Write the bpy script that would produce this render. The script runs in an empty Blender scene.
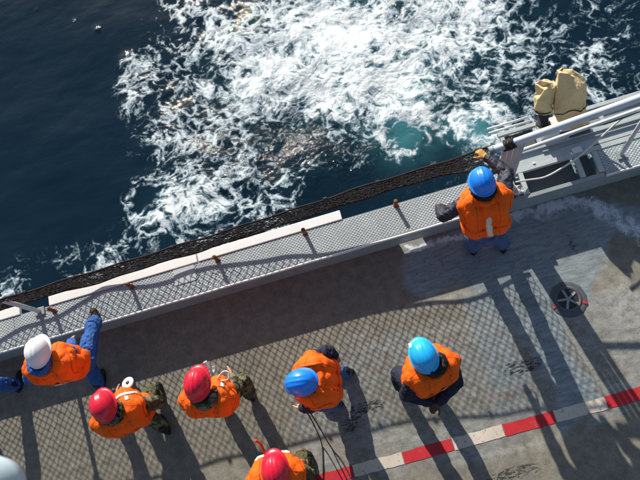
import bpy, math, random
import numpy as np
from mathutils import Vector, Matrix
from mathutils.bvhtree import BVHTree

SC = bpy.context.scene
COL = SC.collection
RNG = np.random.default_rng(7)
random.seed(7)
R = math.radians

# ------------------------------------------------------------------ camera, sky, sun, exposure
FPX = 622.0
TILT, YAW, ROLL, CAMH = R(19.0), R(-3.2), R(16.4), 7.5
_F = np.array([0, math.sin(TILT), -math.cos(TILT)]); _R = np.array([1.0, 0, 0]); _U = np.array([0, math.cos(TILT), math.sin(TILT)])
CF = _F * math.cos(YAW) + _R * math.sin(YAW)
_R2 = _R * math.cos(YAW) - _F * math.sin(YAW)
CR = math.cos(ROLL) * _R2 - math.sin(ROLL) * _U
CU = math.sin(ROLL) * _R2 + math.cos(ROLL) * _U
CP = np.array([0, 0, CAMH])
cam_d = bpy.data.cameras.new('camera'); cam = bpy.data.objects.new('camera', cam_d); COL.objects.link(cam)
cam_d.sensor_width = 36.0; cam_d.lens = FPX / 640 * 36.0
cam_d.clip_start = 0.05; cam_d.clip_end = 2000
cam_d.dof.use_dof = True; cam_d.dof.focus_distance = 6.6; cam_d.dof.aperture_fstop = 1.3
M = Matrix.Identity(4)
for i in range(3):
    M[i][0] = CR[i]; M[i][1] = CU[i]; M[i][2] = -CF[i]; M[i][3] = CP[i]
cam.matrix_world = M
SC.camera = cam

SUN_EL = R(25.0)
LDIR = np.array([0.19, -0.98]); LDIR = LDIR / np.linalg.norm(LDIR)       # the way the light travels over the deck
L3 = Vector((LDIR[0] * math.cos(SUN_EL), LDIR[1] * math.cos(SUN_EL), -math.sin(SUN_EL)))
sun_d = bpy.data.lights.new('sun', 'SUN'); sun = bpy.data.objects.new('sun', sun_d); COL.objects.link(sun)
sun_d.energy = 4.9; sun_d.angle = R(0.55); sun_d.color = (1.0, 0.93, 0.82)
sun.rotation_euler = L3.to_track_quat('-Z', 'Y').to_euler()
world = bpy.data.worlds.new('World'); SC.world = world; world.use_nodes = True
wn = world.node_tree; wn.nodes.clear()
sky = wn.nodes.new('ShaderNodeTexSky'); sky.sky_type = 'NISHITA'; sky.sun_disc = False
sky.sun_elevation = SUN_EL; sky.sun_rotation = math.atan2(-LDIR[0], -LDIR[1])
bg = wn.nodes.new('ShaderNodeBackground'); bg.inputs[1].default_value = 0.072
wo = wn.nodes.new('ShaderNodeOutputWorld')
wn.links.new(sky.outputs[0], bg.inputs[0]); wn.links.new(bg.outputs[0], wo.inputs[0])
SC.view_settings.view_transform = 'Standard'; SC.view_settings.look = 'None'
SC.view_settings.exposure = 0.55; SC.view_settings.gamma = 1.0

def at(x, y, z=0.0):
    """the point at height z that the photograph shows at pixel x, y"""
    d = CF + ((x - 320) * CR - (y - 240) * CU) / FPX
    return CP + (z - CAMH) / d[2] * d
def atY(x, y, Y):
    d = CF + ((x - 320) * CR - (y - 240) * CU) / FPX
    return CP + Y / d[1] * d
def V(*a): return np.array(a, float)
def nrm(v):
    v = np.asarray(v, float); return v / (np.linalg.norm(v) + 1e-12)

# ------------------------------------------------------------------ numpy noise
_P = RNG.permutation(4096); _VAL = RNG.random(4096)
def _h(ix, iy, iz): return _VAL[_P[(_P[(_P[ix & 4095] + iy) & 4095] + iz) & 4095]]
def noise3(p):
    p = np.asarray(p, float); i = np.floor(p).astype(int); f = p - i; f = f * f * (3 - 2 * f)
    x, y, z = i[..., 0], i[..., 1], i[..., 2]; fx, fy, fz = f[..., 0], f[..., 1], f[..., 2]
    def lx(yy, zz): return _h(x, yy, zz) * (1 - fx) + _h(x + 1, yy, zz) * fx
    a = lx(y, z) * (1 - fy) + lx(y + 1, z) * fy
    b = lx(y, z + 1) * (1 - fy) + lx(y + 1, z + 1) * fy
    return a * (1 - fz) + b * fz
def fbm(p, o=4):
    p = np.asarray(p, float); s = 0; a = 0.5; t = 0
    for k in range(o):
        s = s + a * noise3(p * 2 ** k + 17.3 * k); t += a; a *= 0.5
    return s / t
def sstep(a, b, x):
    t = np.clip((x - a) / (b - a), 0, 1); return t * t * (3 - 2 * t)

# ------------------------------------------------------------------ materials
def newmat(name):
    m = bpy.data.materials.new(name); m.use_nodes = True
    nt = m.node_tree; b = nt.nodes['Principled BSDF']
    return m, nt, b
def N(nt, t, **k):
    n = nt.nodes.new(t)
    for a, v in k.items(): setattr(n, a, v)
    return n
def ramp(nt, fac, stops):
    r = N(nt, 'ShaderNodeValToRGB'); cr = r.color_ramp
    while len(cr.elements) < len(stops): cr.elements.new(0.5)
    for e, (p, c) in zip(cr.elements, stops):
        e.position = p; e.color = (c[0], c[1], c[2], 1) if not np.isscalar(c) else (c, c, c, 1)
    nt.links.new(fac, r.inputs[0]); return r.outputs[0]
def noise(nt, vec, scale, detail=4, rough=0.55, dist=0.0):
    n = N(nt, 'ShaderNodeTexNoise'); n.inputs['Scale'].default_value = scale; n.inputs['Detail'].default_value = detail
    n.inputs['Roughness'].default_value = rough; n.inputs['Distortion'].default_value = dist
    if vec is not None: nt.links.new(vec, n.inputs['Vector'])
    return n
def math_(nt, op, a, b=None, c=None, clamp=False):
    n = N(nt, 'ShaderNodeMath', operation=op); n.use_clamp = clamp
    for k, v in enumerate((a, b, c)):
        if v is None: continue
        if isinstance(v, (int, float)): n.inputs[k].default_value = v
        else: nt.links.new(v, n.inputs[k])
    return n.outputs[0]
def mixc(nt, fac, a, b, mode='MIX'):
    n = N(nt, 'ShaderNodeMix', data_type='RGBA', blend_type=mode)
    for sock, v in ((n.inputs[0], fac), (n.inputs[6], a), (n.inputs[7], b)):
        if isinstance(v, (int, float)): sock.default_value = v
        elif isinstance(v, tuple): sock.default_value = (v[0], v[1], v[2], 1)
        else: nt.links.new(v, sock)
    return n.outputs[2]
def mapr(nt, v, a, b, c=0.0, d=1.0, smooth=True):
    n = N(nt, 'ShaderNodeMapRange'); n.interpolation_type = 'SMOOTHSTEP' if smooth else 'LINEAR'
    nt.links.new(v, n.inputs[0])
    for k, x in zip((1, 2, 3, 4), (a, b, c, d)):
        if isinstance(x, (int, float)): n.inputs[k].default_value = x
        else: nt.links.new(x, n.inputs[k])
    return n.outputs[0]
def bump(nt, b, h, strength, dist, normal=None):
    n = N(nt, 'ShaderNodeBump'); n.inputs['Distance'].default_value = dist
    if isinstance(strength, (int, float)): n.inputs['Strength'].default_value = strength
    else: nt.links.new(strength, n.inputs['Strength'])
    nt.links.new(h, n.inputs['Height'])
    if normal is not None: nt.links.new(normal, n.inputs['Normal'])
    if b is not None: nt.links.new(n.outputs[0], b.inputs['Normal'])
    return n.outputs[0]
def objco(nt): return N(nt, 'ShaderNodeTexCoord').outputs['Object']
def attr(nt, name):
    n = N(nt, 'ShaderNodeAttribute'); n.attribute_name = name; return n.outputs['Fac']

def cloth(name, col, var=0.25, rough=0.85, fine=260, sheen=0.0, dirt=0.15, wr=0.5):
    m, nt, b = newmat(name); co = objco(nt)
    n1 = noise(nt, co, 7, 5).outputs[0]; n2 = noise(nt, co, 26, 4, 0.6).outputs[0]; n3 = noise(nt, co, fine, 2).outputs[0]
    dark = tuple(c * (1 - var) for c in col); lite = tuple(min(1, c * (1 + var * 0.6)) for c in col)
    c = ramp(nt, n1, [(0.3, dark), (0.7, lite)])
    d = mapr(nt, n2, 0.55, 0.75, 0.0, dirt); c = mixc(nt, d, c, tuple(x * 0.45 + 0.01 for x in col))
    nt.links.new(c, b.inputs['Base Color']); b.inputs['Roughness'].default_value = rough
    b.inputs['Specular IOR Level'].default_value = 0.25
    b.inputs['Sheen Weight'].default_value = sheen
    nb = bump(nt, None, n2, wr, 0.012); bump(nt, b, n3, 0.25, 0.002, nb)
    return m
def paint(name, col, rough=0.45, var=0.12, chip=None, chipcol=(0.12, 0.05, 0.025), metal=0.0, spots=0.66):
    m, nt, b = newmat(name); co = objco(nt)
    n1 = noise(nt, co, 4, 6).outputs[0]; n2 = noise(nt, co, 22, 5, 0.65).outputs[0]
    c = ramp(nt, n1, [(0.3, tuple(x * (1 - var) for x in col)), (0.7, tuple(min(1, x * (1 + var)) for x in col))])
    g = mapr(nt, n2, 0.5, 0.8, 0, 0.4); c = mixc(nt, g, c, tuple(x * 0.55 for x in col))
    if chip:
        k = mapr(nt, n2, spots, spots + 0.04, 0, chip); c = mixc(nt, k, c, chipcol)
    nt.links.new(c, b.inputs['Base Color'])
    nt.links.new(mapr(nt, n2, 0.3, 0.8, rough - 0.1, rough + 0.2), b.inputs['Roughness'])
    b.inputs['Metallic'].default_value = metal
    bump(nt, b, n2, 0.15, 0.004)
    return m
def camo(name):
    m, nt, b = newmat(name); co = objco(nt)
    base = (0.075, 0.082, 0.042)
    a = noise(nt, co, 9, 3, 0.5, 0.6).outputs[0]
    vm = N(nt, 'ShaderNodeVectorMath', operation='ADD'); vm.inputs[1].default_value = (5, 3, 8); nt.links.new(co, vm.inputs[0])
    d = noise(nt, vm.outputs[0], 10, 3, 0.5, 0.6).outputs[0]
    vm2 = N(nt, 'ShaderNodeVectorMath', operation='ADD'); vm2.inputs[1].default_value = (1, 13, 2); nt.links.new(co, vm2.inputs[0])
    e = noise(nt, vm2.outputs[0], 12, 3, 0.5, 0.8).outputs[0]
    c = mixc(nt, mapr(nt, a, 0.52, 0.545), base, (0.105, 0.06, 0.032))
    c = mixc(nt, mapr(nt, d, 0.55, 0.575), c, (0.19, 0.165, 0.105))
    c = mixc(nt, mapr(nt, e, 0.57, 0.59), c, (0.014, 0.014, 0.012))
    nt.links.new(c, b.inputs['Base Color']); b.inputs['Roughness'].default_value = 0.9; b.inputs['Specular IOR Level'].default_value = 0.2
    n2 = noise(nt, co, 26, 4, 0.6).outputs[0]; bump(nt, b, n2, 0.5, 0.012)
    return m
def plastic(name, col, rough=0.3, scuff=0.28):
    m, nt, b = newmat(name); co = objco(nt)
    n1 = noise(nt, co, 12, 5).outputs[0]; n2 = noise(nt, co, 90, 4, 0.7).outputs[0]
    c = mixc(nt, mapr(nt, n1, 0.45, 0.75, 0, 0.25), col, tuple(x * 0.75 for x in col))
    c = mixc(nt, mapr(nt, n2, 0.60, 0.66, 0, scuff), c, (0.25, 0.24, 0.23))
    nt.links.new(c, b.inputs['Base Color'])
    nt.links.new(mapr(nt, n2, 0.3, 0.75, rough - 0.05, rough + 0.18), b.inputs['Roughness'])
    bump(nt, b, n1, 0.08, 0.004)
    return m

MT = {}
MT['orange'] = cloth('orange_vest_cloth', (1.0, 0.132, 0.005), 0.06, 0.75, 300, dirt=0.12)
MT['orange_red'] = cloth('orange_red_strap', (0.75, 0.06, 0.012), 0.1)
MT['seam'] = cloth('dark_orange_seam', (0.66, 0.085, 0.006), 0.15)
MT['webbing'] = cloth('orange_webbing', (0.88, 0.12, 0.008), 0.10, 0.7, 400)
MT['reflect'] = cloth('silver_reflective_tape', (0.62, 0.55, 0.48), 0.1, 0.4)
MT['navy'] = cloth('navy_jacket_cloth', (0.022, 0.024, 0.045), 0.3)
MT['navyslick'] = cloth('navy_rain_jacket', (0.035, 0.038, 0.06), 0.3, 0.5, wr=0.9)
MT['denim'] = cloth('denim', (0.07, 0.13, 0.27), 0.3)
MT['blue'] = cloth('blue_coverall_cloth', (0.035, 0.115, 0.37), 0.25)
MT['camo'] = camo('camouflage_cloth')
MT['skin'] = cloth('skin', (0.50, 0.27, 0.19), 0.08, 0.55, 200, dirt=0.05, wr=0.1)
MT['hair'] = cloth('dark_hair', (0.014, 0.011, 0.009), 0.3, 0.6)
MT['tan_glove'] = cloth('tan_leather', (0.50, 0.27, 0.07), 0.2, 0.7)
MT['brown_glove'] = cloth('brown_leather', (0.10, 0.062, 0.035), 0.3, 0.7)
MT['boot'] = cloth('black_boot_leather', (0.012, 0.012, 0.012), 0.2, 0.45, wr=0.4)
MT['brownboot'] = cloth('brown_boot_leather', (0.045, 0.032, 0.024), 0.3, 0.65)
MT['sole'] = plastic('boot_sole_rubber', (0.02, 0.02, 0.02), 0.7)
MT['white_tape'] = cloth('white_tape', (0.74, 0.68, 0.58), 0.12)
MT['eye'] = plastic('eye', (0.03, 0.02, 0.02), 0.2, 0)
MT['red_shell'] = plastic('red_helmet_shell', (0.68, 0.010, 0.04), 0.27)
MT['blue_shell'] = plastic('blue_helmet_shell', (0.010, 0.22, 0.86), 0.27)
MT['cyan_shell'] = plastic('bright_blue_helmet_shell', (0.015, 0.42, 0.92), 0.27)
MT['white_shell'] = plastic('white_helmet_shell', (0.80, 0.80, 0.82), 0.3)
MT['grey'] = paint('grey_ship_paint', (0.28, 0.325, 0.34), 0.5, 0.1, 0.6, spots=0.72)
MT['greylight'] = paint('pale_grey_paint', (0.44, 0.49, 0.50), 0.45, 0.1, 0.5, spots=0.72)
MT['greydark'] = paint('dark_grey_paint', (0.085, 0.095, 0.105), 0.55, 0.15, 0.4, (0.2, 0.2, 0.2))
MT['white'] = paint('white_paint', (0.80, 0.80, 0.79), 0.45, 0.05, 0.5, (0.32, 0.25, 0.2), spots=0.7)
MT['stud'] = paint('pale_stud_paint', (0.48, 0.53, 0.54), 0.4, 0.12)  # paler grey than the plate below
MT['rust'] = paint('rust', (0.21, 0.065, 0.025), 0.85, 0.35, 0.7, (0.06, 0.025, 0.015), spots=0.55)
MT['alu'] = paint('pale_pipe_paint', (0.62, 0.66, 0.70), 0.4, 0.08)
MT['net'] = cloth('brown_black_netting', (0.030, 0.025, 0.022), 0.35)
MT['rope'] = cloth('dark_rope', (0.045, 0.04, 0.035), 0.3)
MT['wrope'] = cloth('white_rope', (0.66, 0.66, 0.64), 0.15)
MT['canvas'] = cloth('tan_canvas', (0.76, 0.58, 0.32), 0.10, 0.85, 220, dirt=0.35, wr=0.7)
MT['canvas_seam'] = cloth('tan_canvas_seam', (0.55, 0.38, 0.18), 0.1)
MT['dark'] = paint('blackened_metal', (0.03, 0.026, 0.025), 0.5, 0.2, 0.6, (0.15, 0.05, 0.03), spots=0.68)
MT['hull'] = paint('hull_grey_paint', (0.22, 0.25, 0.27), 0.5)
MT['lamp'] = plastic('pale_blue_grey_housing', (0.58, 0.72, 0.82), 0.5, 0.05)
MT['line_red'] = paint('red_deck_paint', (0.50, 0.018, 0.026), 0.6, 0.15, 0.8, (0.16, 0.14, 0.13), spots=0.62)
MT['line_white'] = paint('cream_deck_paint', (0.60, 0.53, 0.44), 0.65, 0.12, 0.8, (0.2, 0.18, 0.16), spots=0.6)

# ------------------------------------------------------------------ mesh helpers
class MB:
    def __init__(s): s.v = []; s.f = []; s.n = 0; s.mi = []
    def add(s, v, f, mi=0):
        v = np.asarray(v, float).reshape(-1, 3)
        s.v.append(v); s.f += [tuple(int(i) + s.n for i in q) for q in f]; s.mi += [mi] * len(f); s.n += len(v); return s
    def box(s, c, size, axes=None, mi=0):
        A = np.eye(3) if axes is None else np.array(axes, float)
        k = np.array([[x, y, z] for x in (-.5, .5) for y in (-.5, .5) for z in (-.5, .5)]) * np.array(size)
        return s.add(np.asarray(c) + k @ A, [(0, 1, 3, 2), (4, 6, 7, 5), (0, 4, 5, 1), (2, 3, 7, 6), (0, 2, 6, 4), (1, 5, 7, 3)], mi)
    def bar(s, p0, p1, w, h, up=(0, 0, 1), mi=0):
        p0, p1 = np.asarray(p0, float), np.asarray(p1, float); d = nrm(p1 - p0); y = nrm(np.cross(up, d)); z = np.cross(d, y)
        return s.box((p0 + p1) / 2, (np.linalg.norm(p1 - p0), w, h), (d, y, z), mi)
    def tube(s, pts, r, seg=8, cap=True, mi=0):
        pts = np.asarray(pts, float); n = len(pts); r = np.broadcast_to(np.asarray(r, float), (n,))
        t = np.gradient(pts, axis=0); t /= np.linalg.norm(t, axis=1)[:, None] + 1e-12
        u = np.cross(t[0], (0, 0, 1) if abs(t[0][2]) < .9 else (1, 0, 0)); u /= np.linalg.norm(u); vs = []
        a = np.linspace(0, 2 * np.pi, seg, endpoint=False)
        for i in range(n):
            u = u - t[i] * (u @ t[i]); u /= np.linalg.norm(u); w = np.cross(t[i], u)
            vs.append(pts[i] + r[i] * (np.cos(a)[:, None] * u + np.sin(a)[:, None] * w))
        fs = [(i * seg + j, i * seg + (j + 1) % seg, (i + 1) * seg + (j + 1) % seg, (i + 1) * seg + j) for i in range(n - 1) for j in range(seg)]
        if cap: fs += [tuple(range(seg - 1, -1, -1)), tuple((n - 1) * seg + j for j in range(seg))]
        return s.add(np.concatenate(vs), fs, mi)
    def lathe(s, prof, c=(0, 0, 0), axes=None, seg=24, mi=0, cap=True):
        A = np.eye(3) if axes is None else np.array(axes, float)
        a = np.linspace(0, 2 * np.pi, seg, endpoint=False); vs = []
        for r, z in prof: vs.append(np.c_[r * np.cos(a), r * np.sin(a), np.full(seg, z)])
        n = len(prof)
        fs = [(i * seg + j, i * seg + (j + 1) % seg, (i + 1) * seg + (j + 1) % seg, (i + 1) * seg + j) for i in range(n - 1) for j in range(seg)]
        if cap and prof[0][0] > 1e-6: fs.append(tuple(range(seg - 1, -1, -1)))
        if cap and prof[-1][0] > 1e-6: fs.append(tuple((n - 1) * seg + j for j in range(seg)))
        return s.add(np.concatenate(vs) @ A + np.asarray(c), fs, mi)
    def capsule(s, p0, p1, r0, r1, seg=14, rings=4):
        p0, p1 = np.asarray(p0, float), np.asarray(p1, float); d = p1 - p0; L = np.linalg.norm(d)
        d = d / L if L > 1e-6 else V(0, 0, 1)
        u = nrm(np.cross(d, V(1, 0, 0) if abs(d[0]) < .8 else V(0, 1, 0))); w = np.cross(d, u)
        prof = [(r0 * math.cos(t), -r0 * math.sin(t)) for t in np.linspace(math.pi / 2 - .02, 0, rings)] + \
               [(r1 * math.cos(t), L + r1 * math.sin(t)) for t in np.linspace(0, math.pi / 2 - .02, rings)]
        return s.lathe(prof, p0, (u, w, d), seg)
    def build(s, name, mat, parent=None, smooth=False, bevel=0.0):
        me = bpy.data.meshes.new(name); me.from_pydata(np.concatenate(s.v).tolist(), [], s.f)
        mats = mat if isinstance(mat, (list, tuple)) else [mat]
        for m in mats: me.materials.append(MT[m] if isinstance(m, str) else m)
        if len(mats) > 1: me.polygons.foreach_set('material_index', s.mi)
        if smooth: me.polygons.foreach_set('use_smooth', [True] * len(me.polygons))
        me.update()
        o = bpy.data.objects.new(name, me); COL.objects.link(o)
        if parent is not None: put(o, parent)
        if bevel:
            b = o.modifiers.new('bevel', 'BEVEL'); b.width = bevel; b.segments = 2; b.limit_method = 'ANGLE'
        return o
def put(o, parent):
    """parent o, keeping it where it is; every thing's Empty is only moved, never turned"""
    o.parent = parent
    w = Vector((0, 0, 0)); p = parent
    while p is not None: w += p.location; p = p.parent
    if o.type == 'MESH' and o.location.length == 0:
        me = o.data; n = len(me.vertices); a = np.empty(n * 3); me.vertices.foreach_get('co', a)
        a = a.reshape(-1, 3) - np.array(w); me.vertices.foreach_set('co', a.ravel()); me.update()
def thing(name, label, cat, loc, group=None, kind=None):
    o = bpy.data.objects.new(name, None); COL.objects.link(o); o.location = [float(x) for x in loc]; o.empty_display_size = 0.1
    return tag(o, label, cat, group, kind)
def tag(o, label=None, cat=None, group=None, kind=None):
    if label: o['label'] = label
    if cat: o['category'] = cat
    if group: o['group'] = group
    if kind: o['kind'] = kind
    return o
def rooted(o, loc):
    """a one-mesh thing gets its origin at its base"""
    loc = np.asarray(loc, float); me = o.data; n = len(me.vertices); a = np.empty(n * 3); me.vertices.foreach_get('co', a)
    me.vertices.foreach_set('co', (a.reshape(-1, 3) - loc).ravel()); me.update(); o.location = loc; return o
def curve(pts, n=40):
    """Catmull-Rom through the points"""
    P = np.asarray(pts, float); P = np.vstack([2 * P[0] - P[1], P, 2 * P[-1] - P[-2]]); out = []
    k = len(P) - 3
    for t in np.linspace(0, k - 1e-6, n):
        i = int(t); f = t - i; a, b, c, d = P[i:i + 4]
        out.append(.5 * (2 * b + (c - a) * f + (2 * a - 5 * b + 4 * c - d) * f * f + (3 * b - a - 3 * c + d) * f ** 3))
    return np.array(out)
def grid_mesh(name, xs, ys, z, mat, attrs, smooth=True):
    X, Y = np.meshgrid(xs, ys); nx, ny = len(xs), len(ys)
    v = np.c_[X.ravel(), Y.ravel(), np.broadcast_to(z, X.shape).ravel()]
    i = np.arange(nx * ny).reshape(ny, nx)
    f = np.stack([i[:-1, :-1], i[:-1, 1:], i[1:, 1:], i[1:, :-1]], -1).reshape(-1, 4)
    me = bpy.data.meshes.new(name); me.vertices.add(len(v)); me.vertices.foreach_set('co', v.ravel())
    me.loops.add(f.size); me.loops.foreach_set('vertex_index', f.ravel())
    me.polygons.add(len(f)); me.polygons.foreach_set('loop_start', np.arange(0, f.size, 4)); me.polygons.foreach_set('loop_total', np.full(len(f), 4))
    if smooth: me.polygons.foreach_set('use_smooth', np.ones(len(f), bool))
    me.update(calc_edges=True); me.materials.append(mat)
    for k, a in attrs.items():
        at_ = me.attributes.new(k, 'FLOAT', 'POINT'); at_.data.foreach_set('value', np.ascontiguousarray(a, dtype=np.float32).ravel())
    o = bpy.data.objects.new(name, me); COL.objects.link(o); return o
def axis(lo, hi, a, b, step, far):
    c = np.arange(a, b + 1e-6, step); l = a - np.geomspace(step * 2, a - lo, far)[::-1]; h = c[-1] + np.geomspace(step * 2, hi - c[-1], far)
    return np.concatenate([l, c, h])

# ------------------------------------------------------------------ sea
SEA_Z = -3.0
def sea_material():
    m, nt, b = newmat('sea_water_and_foam'); co = objco(nt)
    dens = attr(nt, 'foam'); aer = attr(nt, 'aeration'); rip = attr(nt, 'ripple')
    # domain warp
    w1 = noise(nt, co, 0.9, 3); w2 = noise(nt, co, 3.4, 3)
    def warp(src, n, amp):
        s = N(nt, 'ShaderNodeVectorMath', operation='SUBTRACT'); s.inputs[1].default_value = (.5, .5, .5); nt.links.new(n.outputs['Color'], s.inputs[0])
        k = N(nt, 'ShaderNodeVectorMath', operation='SCALE'); k.inputs['Scale'].default_value = amp; nt.links.new(s.outputs[0], k.inputs[0])
        a = N(nt, 'ShaderNodeVectorMath', operation='ADD'); nt.links.new(src, a.inputs[0]); nt.links.new(k.outputs[0], a.inputs[1]); return a.outputs[0]
    p = warp(warp(co, w1, 1.2), w2, 0.30)
    def lines(scale, width, rnd=1.0):
        v = N(nt, 'ShaderNodeTexVoronoi', feature='DISTANCE_TO_EDGE'); v.inputs['Scale'].default_value = scale; v.inputs['Randomness'].default_value = rnd
        nt.links.new(p, v.inputs['Vector']); return mapr(nt, v.outputs['Distance'], 0.0, width, 1.0, 0.0, False)
    def ridge(vec, scale, detail, width, rough=0.6):
        n = noise(nt, vec, scale, detail, rough).outputs[0]
        a = math_(nt, 'ABSOLUTE', math_(nt, 'SUBTRACT', n, 0.5)); return mapr(nt, a, 0.0, width, 1.0, 0.0, False)
    sk = N(nt, 'ShaderNodeMapping'); sk.inputs['Rotation'].default_value = (0, 0, 0.9); sk.inputs['Scale'].default_value = (1, 1.7, 1); nt.links.new(p, sk.inputs[0]); q = sk.outputs[0]
    l2 = lines(3.6, 0.30); ra = ridge(q, 2.4, 6, 0.10); rb = ridge(q, 6.5, 5, 0.11); rc = ridge(co, 17, 3, 0.14)
    n1 = noise(nt, p, 1.9, 8, 0.64).outputs[0]; n2 = noise(nt, q, 11, 5, 0.7).outputs[0]; n4 = noise(nt, co, 48, 3, 0.7).outputs[0]
    def term(v, mid, w): return math_(nt, 'MULTIPLY', math_(nt, 'SUBTRACT', v, mid), w)
    n0 = noise(nt, p, 0.75, 3, 0.5).outputs[0]
    s = math_(nt, 'ADD', term(n1, 0.5, 1.9), term(n0, 0.5, 1.1))
    for v, mid, w in ((l2, 0.38, 0.50), (ra, 0.35, 0.48), (rb, 0.35, 0.34), (rc, 0.35, 0.12), (n2, 0.5, 0.38), (n4, 0.5, 0.30)): s = math_(nt, 'ADD', s, term(v, mid, w))
    val = math_(nt, 'ADD', math_(nt, 'ADD', s, dens), -0.10)
    foam = mapr(nt, val, 0.36, 1.02)
    thick = mapr(nt, val, 0.45, 1.25, 0, 1, False)
    fk = math_(nt, 'MULTIPLY', foam, mapr(nt, dens, 0.02, 0.12))
    deep = mixc(nt, noise(nt, co, 0.35, 3).outputs[0], (0.0025, 0.010, 0.020), (0.005, 0.021, 0.038))
    milky = math_(nt, 'MULTIPLY', aer, mapr(nt, n1, 0.2, 0.5))
    water = mixc(nt, milky, deep, (0.055, 0.21, 0.24))
    fcol = ramp(nt, thick, [(0.0, (0.13, 0.22, 0.28)), (0.42, (0.40, 0.51, 0.58)), (1.0, (0.80, 0.85, 0.87))])
    c = mixc(nt, fk, water, fcol)
    nt.links.new(c, b.inputs['Base Color'])
    nt.links.new(math_(nt, 'ADD', math_(nt, 'MULTIPLY', fk, 0.6), math_(nt, 'ADD', math_(nt, 'MULTIPLY', rip, 0.03), 0.05)), b.inputs['Roughness'])
    b.inputs['IOR'].default_value = 1.33
    # relief: swell ripples, chop in the wake, bubbles of the foam
    st = N(nt, 'ShaderNodeMapping'); st.inputs['Rotation'].default_value = (0, 0, 0.5); st.inputs['Scale'].default_value = (1, 2.2, 1); nt.links.new(co, st.inputs[0])
    r1 = noise(nt, st.outputs[0], 1.6, 6, 0.6).outputs[0]; r2 = noise(nt, p, 7.5, 5, 0.65).outputs[0]
    r3 = noise(nt, co, 15, 2, 0.5, 0.0).outputs[0]
    b1 = bump(nt, None, r1, 0.10, 0.10)
    b2 = bump(nt, None, r2, math_(nt, 'MULTIPLY', math_(nt, 'ADD', rip, dens), 0.4, None, True), 0.07, b1)
    b3 = bump(nt, None, r3, math_(nt, 'MULTIPLY', rip, 1.0, None, True), 0.024, b2)
    bump(nt, b, val, math_(nt, 'MULTIPLY', fk, 0.35), 0.04, b3)
    return m
def build_sea():
    xs = axis(-260, 260, -8.2, 9.5, 0.03, 26); ys = axis(-120, 320, 2.2, 13.5, 0.03, 26)
    X, Y = np.meshgrid(xs, ys)
    def blob(lst):
        """patches of foam, each given where the photograph shows it: x, y, radius, weight, stretch, angle"""
        out = np.zeros_like(X)
        for q in lst:
            px, py, r, w = q[:4]; st, an = (q[4], q[5]) if len(q) > 4 else (1, 0)
            c = at(px, py, SEA_Z); e = at(px + 1, py, SEA_Z) - c; k = np.linalg.norm(e[:2]); rr = r * k
            a = R(an) + ROLL * -1
            dx, dy = X - c[0], Y - c[1]; u = dx * math.cos(a) + dy * math.sin(a); v = -dx * math.sin(a) + dy * math.cos(a)
            out += w * np.exp(-((u / (rr * st)) ** 2 + (v / rr) ** 2))
        return out
    foam = blob([(330, 55, 60, 1.0), (410, 28, 52, .85), (262, 88, 36, .55), (470, 8, 50, .5), (300, 8, 52, .36), (225, 45, 38, .30),
                 (205, 8, 40, .30), (235, 128, 28, .42, 1.3, -40), (345, 112, 26, .40), (400, 75, 40, .45), (430, 112, 30, .25), (512, 45, 45, .14),
                 (405, 122, 34, .32), (482, 118, 28, .34), (560, 130, 60, .20, 1.5, 20), (600, 75, 40, .12), (570, 25, 40, .08), (620, 20, 35, .12), (500, 95, 40, .14),
                 (128, 62, 9, .62), (124, 86, 9, .45), (130, 105, 10, .40), (142, 74, 18, .32), (160, 60, 20, .15), (240, 20, 40, .15), (160, 85, 26, .22), (185, 112, 30, .26), (170, 150, 22, .16),
                 (178, 205, 28, .55), (150, 215, 22, .38), (215, 190, 22, .34), (200, 160, 30, .30), (205, 240, 25, .30), (255, 175, 22, .30), (280, 195, 24, .28), (230, 215, 25, .3),
                 (85, 265, 22, .22), (115, 262, 20, .22), (60, 255, 14, .12), (18, 277, 22, .17), (8, 295, 18, .20), (320, 170, 20, .12), (360, 160, 20, .20),
                 (37, 10, 1.6, .30), (98, 30, 2, .45), (74, 20, 1.6, .3),  # sun sparkles on the calm water, painted as tiny white foam specks
                 (282, 152, 24, -.26), (300, 132, 20, -.25), (330, 148, 22, -.14), (300, 105, 10, -.3), (215, 110, 14, -.2), (205, 60, 14, -.2), (185, 40, 14, -.15), (243, 120, 14, -.18), (150, 100, 10, -.1), (335, 185, 30, -.2), (385, 172, 20, -.25), (445, 158, 18, -.25), (600, 45, 40, -.12), (20, 300, 40, -.08)])
    for px, py, r, w, k in ((405, 132, 25, 7, .42), (480, 127, 22, 7, .36), (430, 150, 14, 5, .2), (150, 200, 22, 6, .2)):
        c = at(px, py, SEA_Z); u = np.linalg.norm(at(px + 1, py, SEA_Z) - c); d = np.hypot(X - c[0], Y - c[1]) / u
        foam += k * np.exp(-((d - r) / w) ** 2) - .50 * np.exp(-(d / (r * .75)) ** 2)
    edge = sstep(-0.15, 0.15, (X - at(112, 60, SEA_Z)[0]) + 0.10 * np.sin(Y * 2.3))
    wide = blob([(360, 60, 150, .16), (560, 75, 105, .16), (190, 130, 80, .08), (250, 200, 70, .03)])
    foam = np.clip(foam + wide * edge, 0, 1.05)
    aer = np.clip(blob([(405, 128, 30, .9), (480, 128, 26, .95), (350, 85, 36, .25), (400, 88, 36, .4), (450, 40, 50, .15), (340, 40, 80, .3), (250, 90, 50, .1), (180, 205, 30, .12)]), 0, 1)
    rip = np.clip(blob([(300, 133, 44, .85), (350, 160, 34, .6), (278, 103, 26, .7), (390, 100, 30, .5), (480, 70, 80, .35), (200, 130, 70, .35), (450, 110, 30, .4), (98, 30, 5, .6), (240, 165, 25, .6)]), 0, 1)
    far = 1 - sstep(12, 40, np.hypot(X, Y - 6))
    P = np.stack([X, Y, np.zeros_like(X)], -1)
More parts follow.
